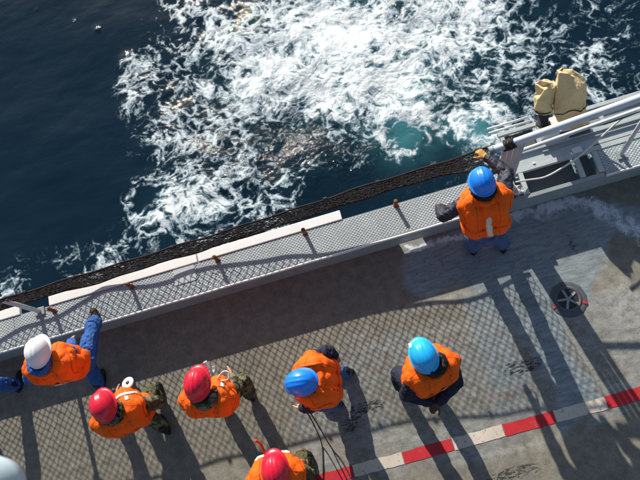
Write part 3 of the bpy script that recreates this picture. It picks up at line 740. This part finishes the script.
# water running along the foot of the bulwark
def stream():
    m, nt, b = newmat('foaming_deck_water'); co = objco(nt)
    w = attr(nt, 'flow')
    n1 = noise(nt, co, 6, 6, 0.65, 1.0).outputs[0]; n2 = noise(nt, co, 28, 4, 0.7, .6).outputs[0]
    v = math_(nt, 'ADD', w, math_(nt, 'ADD', math_(nt, 'MULTIPLY', math_(nt, 'SUBTRACT', n1, .5), 1.7), math_(nt, 'MULTIPLY', math_(nt, 'SUBTRACT', n2, .5), .8)))
    a = mapr(nt, v, .15, .80, 0, .92)
    b.inputs['Base Color'].default_value = (.72, .76, .79, 1); b.inputs['Roughness'].default_value = .35
    nt.links.new(a, b.inputs['Alpha']); bump(nt, b, v, .4, .01)
    px = [(404, 246), (418, 249), (432, 243), (448, 239), (470, 235), (500, 222), (520, 212), (545, 207), (565, 203), (582, 203), (600, 210), (618, 220), (634, 230), (652, 243)]
    wd = [.05, .08, .09, .07, .08, .14, .20, .22, .19, .17, .19, .19, .18, .16]
    c = curve([at(x, y, 0) for x, y in px], 120); k = np.interp(np.linspace(0, 1, 120), np.linspace(0, 1, len(wd)), wd)
    tn = np.gradient(c, axis=0); tn /= np.linalg.norm(tn, axis=1)[:, None]; sd = np.c_[-tn[:, 1], tn[:, 0], tn[:, 2]]
    us = np.linspace(-1, 1, 15); vs = []; fl = []
    for i in range(120):
        for u in us:
            q = c[i] + sd[i] * u * k[i]; q[2] = .005 + .006 * (1 - u * u); q[1] = min(q[1], LI - .002); vs.append(q); fl.append(.75 * (1 - abs(u) ** 1.6) - .1)
    mb = MB(); mb.add(vs, [(i * 15 + j, i * 15 + j + 1, (i + 1) * 15 + j + 1, (i + 1) * 15 + j) for i in range(119) for j in range(14)])
    o = mb.build('water_stream', m, None, True); at_ = o.data.attributes.new('flow', 'FLOAT', 'POINT'); at_.data.foreach_set('value', np.array(fl, np.float32))
    tag(o, 'white foaming water trickling along the wet deck edge', 'water', None, 'stuff')
stream()

# ------------------------------------------------------------------ people
def ik(a, b_, l1, l2, pole):
    a, b_ = np.asarray(a, float), np.asarray(b_, float); d = b_ - a; L = np.linalg.norm(d); mx = (l1 + l2) * .995
    if L > mx: b_ = a + d * mx / L; d = b_ - a; L = mx
    u = d / L; x = (l1 * l1 - l2 * l2 + L * L) / (2 * L); h = math.sqrt(max(l1 * l1 - x * x, 0))
    p = np.asarray(pole, float); p = nrm(p - u * (p @ u)); return a + u * x + p * h, b_
class Body:
    def __init__(s): s.mb = MB(); s.cap = []
    def c(s, p0, p1, r0, r1, mat):
        s.mb.capsule(p0, p1, r0, r1); s.cap.append((np.asarray(p0, float), np.asarray(p1, float), r0, r1, mat))
def hand(bd, wrist, d, palm, side, curl, mat):
    """palm, four unequal bent fingers and a thumb from the side of the palm; side = +1 right hand"""
    d = nrm(d); pn = nrm(np.asarray(palm) - d * (np.asarray(palm) @ d)); s = np.cross(d, pn) * side      # s points to the thumb side
    k = 1.05
    for j, off in enumerate((.027, .009, -.009, -.026)):
        base = wrist + d * .02 + s * off * .7; kn = wrist + d * (.092 - .004 * abs(j - 1)) * k + s * off
        bd.c(base, kn, .014, .0125, mat)
        L = (.068, .076, .071, .056)[j] * k; p = kn; dd = d + s * (off * 2.2); dd = nrm(dd)
        for q, fr in enumerate((.44, .31, .25)):
            ang = curl * (.55, 1.0, .8)[q]; dd = nrm(dd * math.cos(ang) + pn * math.sin(ang)); e = p + dd * L * fr
            bd.c(p, e, .0105 - .001 * q, .0098 - .001 * q, mat); p = e
    p = wrist + d * .03 + s * .022; dd = nrm(d * .7 + s * .75 + pn * .25)
    for q, (l, r) in enumerate(((.042, .0145), (.034, .012), (.027, .0105))):
        e = p + dd * l * k; bd.c(p, e, r, r * .92, mat); p = e; dd = nrm(dd * .85 + d * .35 + pn * curl * .35 - s * .1 * curl)
def helmet(parent, c, f, r, u, mat, k=1.0):
    """hard hat shell: dome with three ribs, brim longer at the front"""
    nu, nv = 56, 18; a, b_, h = .150 * k, .118 * k, .150 * k; vs = []
    F, Rr, Uu = f, r, u
    for j in range(nv):
        t = j / (nv - 1) * math.pi / 2; zz = math.cos(t) ** .86 if j < nv - 1 else 0; q = math.sin(t) ** .92
        for i in range(nu):
            p = 2 * math.pi * i / nu; x = a * q * math.cos(p); y = b_ * q * math.sin(p)
            rib = 0.004 * (math.exp(-(y / .011) ** 2) + .8 * math.exp(-((abs(y) - .042) / .009) ** 2)) * sstep(.99, .75, q) * (1 - .5 * sstep(.6, 1, x / a))
            vs.append(c + F * x + Rr * y + Uu * (h * zz + rib))
    for s, dz in ((1.06, -.004), (1.115, -.010), (1.118, -.016), (1.04, -.018), (.96, -.012)):
        for i in range(nu):
            p = 2 * math.pi * i / nu; fr = max(0, math.cos(p)) ** 3; ex = 1 + (s - 1) * (1 + 1.7 * fr)
            vs.append(c + F * a * ex * math.cos(p) + Rr * b_ * ex * math.sin(p) + Uu * (dz * (1 + .9 * fr)))
    n = nv + 5
    fs = [(j * nu + i, j * nu + (i + 1) % nu, (j + 1) * nu + (i + 1) % nu, (j + 1) * nu + i)[::-1] for j in range(n - 1) for i in range(nu)]
    m = MB(); m.add(vs, fs); o = m.build('helmet', mat, parent, True)
    # headband and chin strap
    bp = [c + F * a * .93 * math.cos(p) + Rr * b_ * .93 * math.sin(p) - Uu * .02 for p in np.linspace(0, 2 * math.pi, 33)]
    MB().tube(bp, .009, 6, False).build('headband', 'rope', o, True)
    return o

def person(label, head, face, chest, feet, hands, shell, top='navy', legs='denim', glove=('skin', 'skin'), boot='boot', pelvis=None, pitch=0.0, turn=0.0,
           poles=None, curl=(.5, .5), hair='hair', hood=None, k=1.0, seed=1.0, footdir=None, vscale=1.0, knee=None, patches=()):
    """joints in metres; right is +1"""
    f = V(math.cos(R(face)), math.sin(R(face)), 0); r = V(f[1], -f[0], 0); Z = V(0, 0, 1)
    feet = [np.asarray(q, float) for q in feet]        # left, right: ankles
    head = np.asarray(head, float); chest = np.asarray(chest, float); chest = head - nrm(head - chest) * .335
    if pelvis is None:
        m = (feet[0] + feet[1]) / 2; pelvis = V(*( .55 * m[:2] + .45 * chest[:2]), .90) - f * .03
    pelvis = np.asarray(pelvis, float)
    base = (feet[0] + feet[1]) / 2; base[2] = 0
    t = thing('person', label, 'person', base, 'crew members in orange life vests on the deck')
    sp = nrm(chest - pelvis); cf = nrm(f - sp * (f @ sp)); cr = np.cross(cf, sp)
    bd = Body(); T = top
    # torso
    for s in (-1, 0, 1):
        bd.c(pelvis + r * .085 * s, pelvis + sp * .17 + cr * .075 * s, .118 if s else .125,   .100, legs if T != 'blue' else 'blue')
        bd.c(pelvis + sp * .16 + cr * .075 * s, chest + cr * .100 * s, .098, .108, T)
    sh = [chest + sp * .14 + cr * .185 * s - cf * .01 for s in (-1, 1)]
    for s in (0, 1): bd.c(chest + sp * .10, sh[s], .090, .066, T)
    neck = chest + sp * .20 + cf * .01; u2 = nrm(head - neck)
    bd.c(chest + sp * .12, neck, .085, .066, T); bd.c(neck, neck + (head - neck) * .55, .060, .056, 'skin')
    # head
    hf = V(math.cos(R(face + turn)), math.sin(R(face + turn)), 0); hu = nrm(Z * math.cos(pitch) + hf * math.sin(pitch)); hf = nrm(hf - hu * (hf @ hu)); hr = np.cross(hf, hu)
    hc = head
    bd.c(hc - hf * .025 + hu * .012, hc + hf * .035 + hu * .012, .088, .082, 'skin')
    bd.c(hc + hf * .03 - hu * .02, hc + hf * .055 - hu * .085, .068, .046, 'skin')
    bd.c(hc - hf * .03 - hu * .03, hc - hf * .035 - hu * .11, .074, .062, hair if hair else 'skin')
    bd.c(hc - hf * .045 + hu * .005, hc - hf * .02 + hu * .035, .088, .09, hair if hair else 'skin')
    bd.c(hc + hf * .112 - hu * .005, hc + hf * .128 - hu * .040, .010, .015, 'skin')            # nose
    bd.c(hc + hf * .098 - hu * .072 - hr * .02, hc + hf * .098 - hu * .072 + hr * .02, .009, .009, 'skin')   # lips
    for s in (-1, 1):
        bd.c(hc + hr * .088 * s - hu * .0, hc + hr * .090 * s - hu * .05 + hf * .008, .017, .012, 'skin')     # ears
    # legs
    th, shn = .44 * k, .43 * k; ank = []
    for s in (0, 1):
        sg = (-1, 1)[s]; hip = pelvis + r * .092 * sg - Z * .03
        pl = f + r * .18 * sg if knee is None else np.asarray(knee[s], float)
        kn, an = ik(hip, feet[s], th, shn, pl); ank.append(an)
        bd.c(hip, kn, .104, .080, legs); bd.c(kn, kn + (an - kn) * .35, .080, .082, legs); bd.c(kn + (an - kn) * .35, an + (kn - an) * .06, .082, .072, legs)
    # arms
    for s in (0, 1):
        sg = (-1, 1)[s]; pl = (-f * .6 + r * sg * .8 - Z * .5) if poles is None else np.asarray(poles[s], float)
        el, wr = ik(sh[s], hands[s], .29 * k, .255 * k, pl)
        bd.c(sh[s], el, .076, .066, T); bd.c(el, wr, .066, .045, T)
        d = nrm(wr - el); g = glove[s]
        bd.c(wr - d * .01, wr + d * .03, .031 if g != 'skin' else .026, .03, g)
        pal = -Z if abs(d[2]) < .8 else -r * sg
        hand(bd, wr + d * .02, d, pal, sg, curl[s], g)
    o = remeshed('body', bd.mb, .0075, 3, .5)
    # every face takes the cloth or skin of the limb it lies nearest to
    me = o.data; nf = len(me.polygons); fc = np.empty(nf * 3); me.polygons.foreach_get('center', fc); fc = fc.reshape(-1, 3)
    best = np.full(nf, 9.0); mats = []; idx = np.zeros(nf, int)
    for p0, p1, r0, r1, mt in bd.cap:
        if mt not in mats: mats.append(mt)
        e = p1 - p0; tt = np.clip(((fc - p0) @ e) / (e @ e + 1e-12), 0, 1); d = np.linalg.norm(fc - p0 - tt[:, None] * e, axis=1) - (r0 + (r1 - r0) * tt)
        u = d < best; best[u] = d[u]; idx[u] = mats.index(mt)
    for mt in mats: me.materials.append(MT[mt])
    me.polygons.foreach_set('material_index', idx)
    clothm = np.zeros(len(me.vertices)); sk = np.array([mt in ('skin', 'hair', 'tan_glove', 'brown_glove') for mt in mats])
    fv = np.empty(len(me.loops), int); me.loops.foreach_get('vertex_index', fv); ls = np.empty(nf, int); me.polygons.foreach_get('loop_total', ls)
    pf = np.repeat(np.arange(nf), ls); np.maximum.at(clothm, fv, (~sk[idx[pf]]).astype(float))
    wrinkle(o, .016, 9, (1, 1, 1.5), seed, clothm); wrinkle(o, .007, 22, (1, 1, 1.3), seed + 4, clothm)
    put(o, t)
    for s in (-1, 1):
        m = MB(); m.lathe([(.011 * math.cos(a), .011 * math.sin(a)) for a in np.linspace(-1.5, 1.5, 7)], hc + hf * .112 + hr * .033 * s - hu * .004, None, 10); m.build('eye', 'eye', t, True)
    # boots
    for s in (0, 1):
        an = ank[s]; fd = f if footdir is None else V(math.cos(R(footdir[s])), math.sin(R(footdir[s])), 0)
        fl = an.copy(); zb = an[2] - .088
        q = Body(); fr = np.cross(fd, Z)
        q.c(V(fl[0], fl[1], zb + .045) - fd * .045, V(fl[0], fl[1], zb + .046) + fd * .05, .043, .046, boot)
        q.c(V(fl[0], fl[1], zb + .046) + fd * .05, V(fl[0], fl[1], zb + .042) + fd * .150, .048, .040, boot)
        q.c(V(fl[0], fl[1], zb + .05) - fd * .02, an + Z * .08, .050, .055, boot); q.c(V(fl[0], fl[1], zb + .075) + fd * .04, an + Z * .02, .04, .05, boot)
        bo = remeshed('boot', q.mb, .009, 3); bo.data.materials.append(MT[boot]); wrinkle(bo, .004, 22, (1, 1, 1), seed)
        m = MB(); ol = []
        for a in np.linspace(0, 2 * math.pi, 24, endpoint=False):
            x = math.cos(a); y = math.sin(a); ol.append(V(fl[0], fl[1], 0) + fd * (.055 + .145 * x) + fr * y * (.050 - .006 * x * (x < 0) * -1))
        lo_ = [p + V(0, 0, zb + .001) for p in ol]; hi_ = [p + V(0, 0, zb + .024) for p in ol]
        m.add(lo_ + hi_, [(i, (i + 1) % 24, 24 + (i + 1) % 24, 24 + i) for i in range(24)] + [tuple(range(23, -1, -1)), tuple(range(24, 48))])
        put(bo, t); m.build('sole', 'sole', bo)
    # life vest
    vb = Body(); K = vscale; cc = chest
    low = -.235
    for s in (-1, 0, 1):
        vb.c(cc + sp * low - cf * .085 * K + cr * .12 * s, cc + sp * .10 - cf * .095 * K + cr * .125 * s, .080, .084, 'o')
    for s in (-1, 1):
        vb.c(cc + sp * low + cf * .10 * K + cr * .095 * s, cc + sp * .09 + cf * .11 * K + cr * .10 * s, .082, .080, 'o')
        vb.c(cc + sp * low + cr * .165 * s * K - cf * .05, cc + sp * low + cr * .165 * s * K + cf * .06, .072, .072, 'o')
        vb.c(cc + sp * -.02 + cr * .185 * s * K, cc + sp * -.12 + cr * .175 * s * K, .055, .06, 'o')
        top_ = cc + sp * .185 + cr * .135 * s
        vb.c(top_ - cf * .02, cc + sp * .125 + cr * .205 * s - cf * .015, .070, .068, 'o'); vb.c(top_ - cf * .05, cc + sp * .06 + cr * .19 * s - cf * .06, .072, .06, 'o'); vb.c(top_ + cf * .02, cc + sp * .06 + cr * .18 * s + cf * .06, .072, .06, 'o')
        vb.c(cc + sp * .11 - cf * .09 + cr * .135 * s, top_ - cf * .02, .076, .070, 'o'); vb.c(top_ - cf * .02, cc + sp * .12 + cf * .10 + cr * .115 * s, .070, .068, 'o')
    vo = remeshed('life_vest', vb.mb, .009, 16, .5); vo.data.materials.append(MT['orange'])
    vm = vo.data; vm.vertices.foreach_set('co', (get_co(vm) + get_no(vm) * .018).ravel()); vm.update()
    wrinkle(vo, .011, 4.0, (1, 1, 1), seed + 2); wrinkle(vo, .004, 12, (1, 1, 1), seed + 7); wrinkle(vo, .0025, 34, (1, 1, 1), seed + 9)
    me = vo.data; bvh = BVHTree.FromPolygons([Vector(v) for v in get_co(me)], [tuple(p.vertices) for p in me.polygons])
    put(vo, t)
    cb = MB(); ring = [neck + sp * (.0 - .03 * (math.sin(a) < .2)) + cr * .118 * math.cos(a) - cf * (.018 + .108 * math.sin(a)) for a in np.linspace(-.55, math.pi + .55, 11)]
    for a, b_ in zip(ring[:-1], ring[1:]): cb.capsule(a, b_, .036, .036)
    co = remeshed('vest_collar', cb, .008, 6); co.data.materials.append(MT['orange']); wrinkle(co, .012, 10, (1, 1, 1), seed + 3); put(co, t)
    W = lambda x, y, z: cc + cr * x + cf * y + sp * z
    def st(nm, pts, w, mt, lift=.003, th=.004): return strip(nm, [W(*q) for q in pts], w, mt, vo, bvh, lift, th)
    for sg in (-1, 1):
        st('seam', [(sg * .10, -.10, .24), (sg * .105, -.22, .12), (sg * .10, -.24, -.05), (sg * .095, -.24, -.24)], .007, 'seam', .001)
        st('shoulder_seam', [(sg * .11, .03, .28), (sg * .17, -.01, .27), (sg * .25, -.03, .2)], .008, 'seam', .001)
        st('binding', [(sg * .20, .12, .16), (sg * .255, .02, .17), (sg * .25, -.08, .14), (sg * .23, -.14, .04), (sg * .23, -.12, -.06)], .013, 'seam', .002)
        st('webbing', [(sg * .135, -.16, .2), (sg * .13, -.05, .28), (sg * .125, .07, .26), (sg * .11, .2, .12), (sg * .11, .22, -.1)], .030, 'webbing', .003)
    st('belt', [(.26, .05, -.15), (.2, -.16, -.15), (.0, -.26, -.15), (-.2, -.16, -.15), (-.26, .05, -.15)], .036, 'webbing', .003)
    for q in patches: st('reflective_patch', q, .042, 'reflect', .004)
    # helmet, collar, hood
    ho = helmet(t, hc + hu * .028, hf, hr, hu, shell)
    if hood:
        hb_ = Body()
        for a in np.linspace(-.2, math.pi + .2, 8):
            p = neck + sp * .055 + cr * .085 * math.cos(a) - cf * (.085 * math.sin(a) - .0); hb_.c(p, p + sp * .055 - cf * .02, .048, .036, 'h')
        hh = remeshed('hood', hb_.mb, .009, 4); hh.data.materials.append(MT[hood]); wrinkle(hh, .018, 12, (1, 1, 1), seed); put(hh, t)
    return dict(t=t, bvh=bvh, chest=cc, sp=sp, cf=cf, cr=cr, neck=neck, sh=sh, hc=hc, hf=hf, hr=hr, hu=hu, f=f, r=r, pelvis=pelvis)
def on(b, x, y, z):
    """a point in the wearer's chest frame: right, forward, up"""
    return b['chest'] + b['cr'] * x + b['cf'] * y + b['sp'] * z
def ank(x, y, z=0.09):
    return at(x, y, z)

# the sailor reaching for the handrail
b = person('sailor in bright blue helmet reaching a tan glove up to the handrail end', at(482, 184, 1.69), 84, at(485, 214, 1.30), [ank(473, 247), ank(503, 245)],
           [at(440, 208, 1.12), V(1.545, 2.43, 1.43)], 'blue_shell', 'navyslick', 'denim', ('brown_glove', 'tan_glove'), curl=(.5, 1.0), poles=[(-1, -.5, -.2), (1, .1, -.2)], hood='hair', seed=1, pitch=.25, pelvis=at(486, 235, .96))
strip('back_strap', [on(b, .0, -.25, z) for z in (.05, -.04, -.14, -.26)], .055, 'white_tape', b['t'], b['bvh'])
strip('strap_loop', [on(b, .02, -.25, -.05), on(b, .055, -.26, -.11), on(b, .02, -.25, -.15)], .014, 'white_tape', b['t'], b['bvh'], .008)
# the sailor standing with hands behind the back
b = person('sailor in bright blue helmet standing with feet apart and hands behind the back', at(424, 357, 1.70), 98, at(431, 374, 1.32), [ank(399, 385), ank(437, 396)],
           [at(428, 402, 1.17), at(440, 401, 1.17)], 'cyan_shell', 'navy', 'navy', ('brown_glove', 'brown_glove'), boot='brownboot', poles=[(-1, .1, -.1), (1, .1, -.1)], curl=(.7, .7), hood='hair', seed=11, pitch=.15)
strip('back_strap', [on(b, .06, -.25, -.10), on(b, .10, -.25, -.10)], .05, 'white_tape', b['t'], b['bvh'])
strip('front_strap', [on(b, -.1, .18, z) for z in (.1, .02, -.1)], .03, 'white_tape', b['t'], b['bvh'])
tp = b['hc'] + b['hf'] * .14 - b['hr'] * .07
MB().box(tp + V(0, 0, .03), (.03, .05, .05)).build('white_tag', 'white_tape', b['t'], bevel=.004)
# the sailor with the lines
b = person('sailor in deep blue helmet and jeans leaning over two dark lines', at(303, 382, 1.66), 172, at(318, 381, 1.30), [ank(336, 404), ank(347, 372)],
           [at(303, 408, .95), at(334, 356, 1.0)], 'blue_shell', 'navy', 'denim', boot='boot', poles=[(-.3, -1, -.1), (1, .8, .1)], seed=21, pitch=.3)
strip('front_strap', [on(b, .02, .22, .16), on(b, .06, .22, .05), on(b, .06, .22, -.08)], .03, 'white_tape', b['t'], b['bvh'])
strip('front_strap', [on(b, -.08, .22, .12), on(b, -.08, .22, -.06)], .03, 'white_tape', b['t'], b['bvh'])
line_hand = at(305, 409, .93)
# two in camouflage
b = person('crew member in camouflage and red helmet, long white ties by the helmet', at(198, 385, 1.68), 78, at(212, 399, 1.32), [ank(222, 402), ank(250, 394)],
           [at(190, 375, 1.05), at(232, 378, 1.0)], 'red_shell', 'camo', 'camo', hood='camo', patches=([(.165, .08, .25), (.16, .13, .2)],), seed=31, pitch=.12, footdir=(100, 95))
c0 = b['hc'] + b['hf'] * .10 + b['hr'] * .12
for q in ([V(0, 0, 0), V(0, .05, .02), V(-.02, .12, .05)], [V(.03, 0, 0), V(.05, .03, .01), V(.05, .06, .02)]):
    strip('white_tie', [c0 + p for p in q], .038, 'white_tape', b['t'])
MB().tube(curve([c0 + V(.02, -.04, -.12), c0 + V(.10, .0, -.08), c0 + V(.15, -.02, -.08), c0 + V(.13, -.08, -.1), c0 + V(.05, -.07, -.12)], 30), .007, 6).build('white_tie', 'wrope', b['t'], True)
strip('front_strap', [on(b, .15, .15, .05), on(b, .2, .1, -.1)], .05, 'orange_red', b['t'], b['bvh'])
b = person('crew member in camouflage and red helmet, white hose over the vest', at(105, 407, 1.68), 100, at(124, 414, 1.30), [ank(164, 428), ank(158, 398)],
           [at(117, 396, 1.0), at(150, 402, 1.02)], 'red_shell', 'camo', 'camo', hood='camo', patches=([(.165, .04, .25), (.165, .10, .22)],), seed=41, pitch=.15, vscale=1.08, poles=[(-1, -.4, -.3), (1, -.2, -.1)], footdir=(110, 85))
strip('white_hose', [on(b, -.13, .06, .26), on(b, -.04, .12, .24), on(b, .07, .13, .22), on(b, .17, .08, .14), on(b, .20, .02, .0)], .034, 'white_tape', b['t'], b['bvh'], .012, .012)
reel_c = at(128, 383, 1.10)
# bottom edge
b = person('crew member in red helmet at the bottom edge, red orange strap raised', at(276, 471, 1.69), 88, at(278, 478, 1.32), [ank(288, 487), ank(310, 470)],
           [at(268, 462, 1.05), at(300, 468, 1.0)], 'red_shell', 'camo', 'camo', seed=51, pitch=.1, footdir=(88, 80))
s0 = on(b, -.06, .20, .14)
MB().tube(curve([s0, s0 + V(.01, .04, .06), s0 + V(0, .10, .09), s0 + V(-.03, .14, .14)], 24), .013, 8).build('raised_strap', 'orange_red', b['t'], True)
strip('front_tape', [on(b, -.16, .17, .14), on(b, -.06, .2, .16), on(b, .06, .2, .16), on(b, .17, .16, .12)], .045, 'white_tape', b['t'], b['bvh'])
# white helmet, foot on the ledge
b = person('man in white helmet and blue coveralls with one boot on the ledge', at(40, 353, 1.66), 85, at(58, 366, 1.28), [ank(99, 384), at(95, 321, LZ + .095)],
           [at(42, 372, 1.0), at(72, 341, 1.02)], 'white_shell', 'blue', 'blue', boot='brownboot', hood='blue', seed=61, pitch=.15, pelvis=at(76, 366, .92), footdir=(80, 100), knee=[(.2, 1, 0), (.45, 1, .2)])
strip('back_strap', [on(b, -.06, -.25, -.15), on(b, .04, -.25, -.17), on(b, .1, -.25, -.2)], .04, 'white_tape', b['t'], b['bvh'])
strip('front_tie', [on(b, -.03, -.27, -.20), on(b, -.08, -.29, -.16), on(b, -.13, -.26, -.20), on(b, -.17, -.22, -.16)], .035, 'white_tape', b['t'], b['bvh'], .012)
# the one mostly outside the frame
f0 = at(16, 385, .09)
b = person('crew member in blue trousers cut off by the left edge, one black shoe showing', f0 + V(-.72, .05, 1.58), 60, f0 + V(-.62, .03, 1.2), [f0 + V(-.75, .10, 0), f0],
           [f0 + V(-.85, .25, .95), f0 + V(-.75, .35, 1.0)], 'red_shell', 'blue', 'blue', seed=71, footdir=(90, 75), pelvis=f0 + V(-.42, 0, .82))

# white disc and black tube held out in front of the hose bearer
t = thing('line_reel', 'small white reel with dark hub in front of the hose bearer', 'reel', reel_c)
ax = nrm_axes((-.1, .45, 1))
MB().lathe([(.0, .010), (.050, .010), (.056, .014), (.066, .010), (.068, .0), (.064, -.010), (.0, -.012)], reel_c, ax, 28).build('disc', 'white', t, True)
MB().lathe([(.0, .022), (.012, .022), (.020, .016), (.022, .0101), (.0, .0101)], reel_c, ax, 16).build('hub', 'dark', t, True)
tb = at(112, 391, 1.0); d = nrm((.5, -.1, -.35)); 
t = thing('black_tube', 'short black tube with open mouth beside the white reel', 'tube', tb)
MB().lathe([(.022, .0), (.030, .0), (.032, .01), (.032, .14), (.0, .14)], tb, nrm_axes(d), 18).build('barrel', 'dark', t, True)
MB().lathe([(.0, .03), (.021, .03), (.022, .001)], tb, nrm_axes(d), 18).build('bore', 'rope', t, True)

# dark lines running down over the deck from the leaning sailor
for q, lab in (([line_hand, at(314, 425, .45), at(322, 445, .02), at(323, 470, .014), at(322, 500, .014)], 'left of two dark lines hanging from the leaning sailor to the deck'),
               ([line_hand + V(.03, 0, 0), at(318, 425, .45), at(331, 447, .02), at(343, 463, .014), at(362, 500, .014)], 'right of two dark lines hanging from the leaning sailor to the deck')):
    cq = curve(q, 60); cq[:, 2] = np.maximum(cq[:, 2], .008); o = MB().tube(cq, .007, 6).build('line', 'rope', None, True); rooted(o, q[-1]); tag(o, lab, 'rope', 'dark lines held by the leaning sailor')

# rounded pale housing close to the lens, on the superstructure
def lamp():
    c = at(-30, 496, 4.6)
    t = thing('floodlight', 'pale blue grey rounded floodlight housing at the lower left corner', 'floodlight', c)
    MB().lathe([(.10, -.22), (.165, -.20), (.185, -.10), (.185, .02), (.17, .10), (.13, .16), (.07, .19), (0, .197)], c, None, 40).build('housing', 'lamp', t, True)
    MB().lathe([(.16, -.205), (.16, -.225), (0, -.225)], c, None, 32).build('lens', 'greydark', t)
    MB().tube([c + V(-.1, -.05, -.1), c + V(-.7, -.9, -.1), c + V(-1.6, -2.2, -.2)], .04, 12).build('arm', 'lamp', t, True)
lamp()
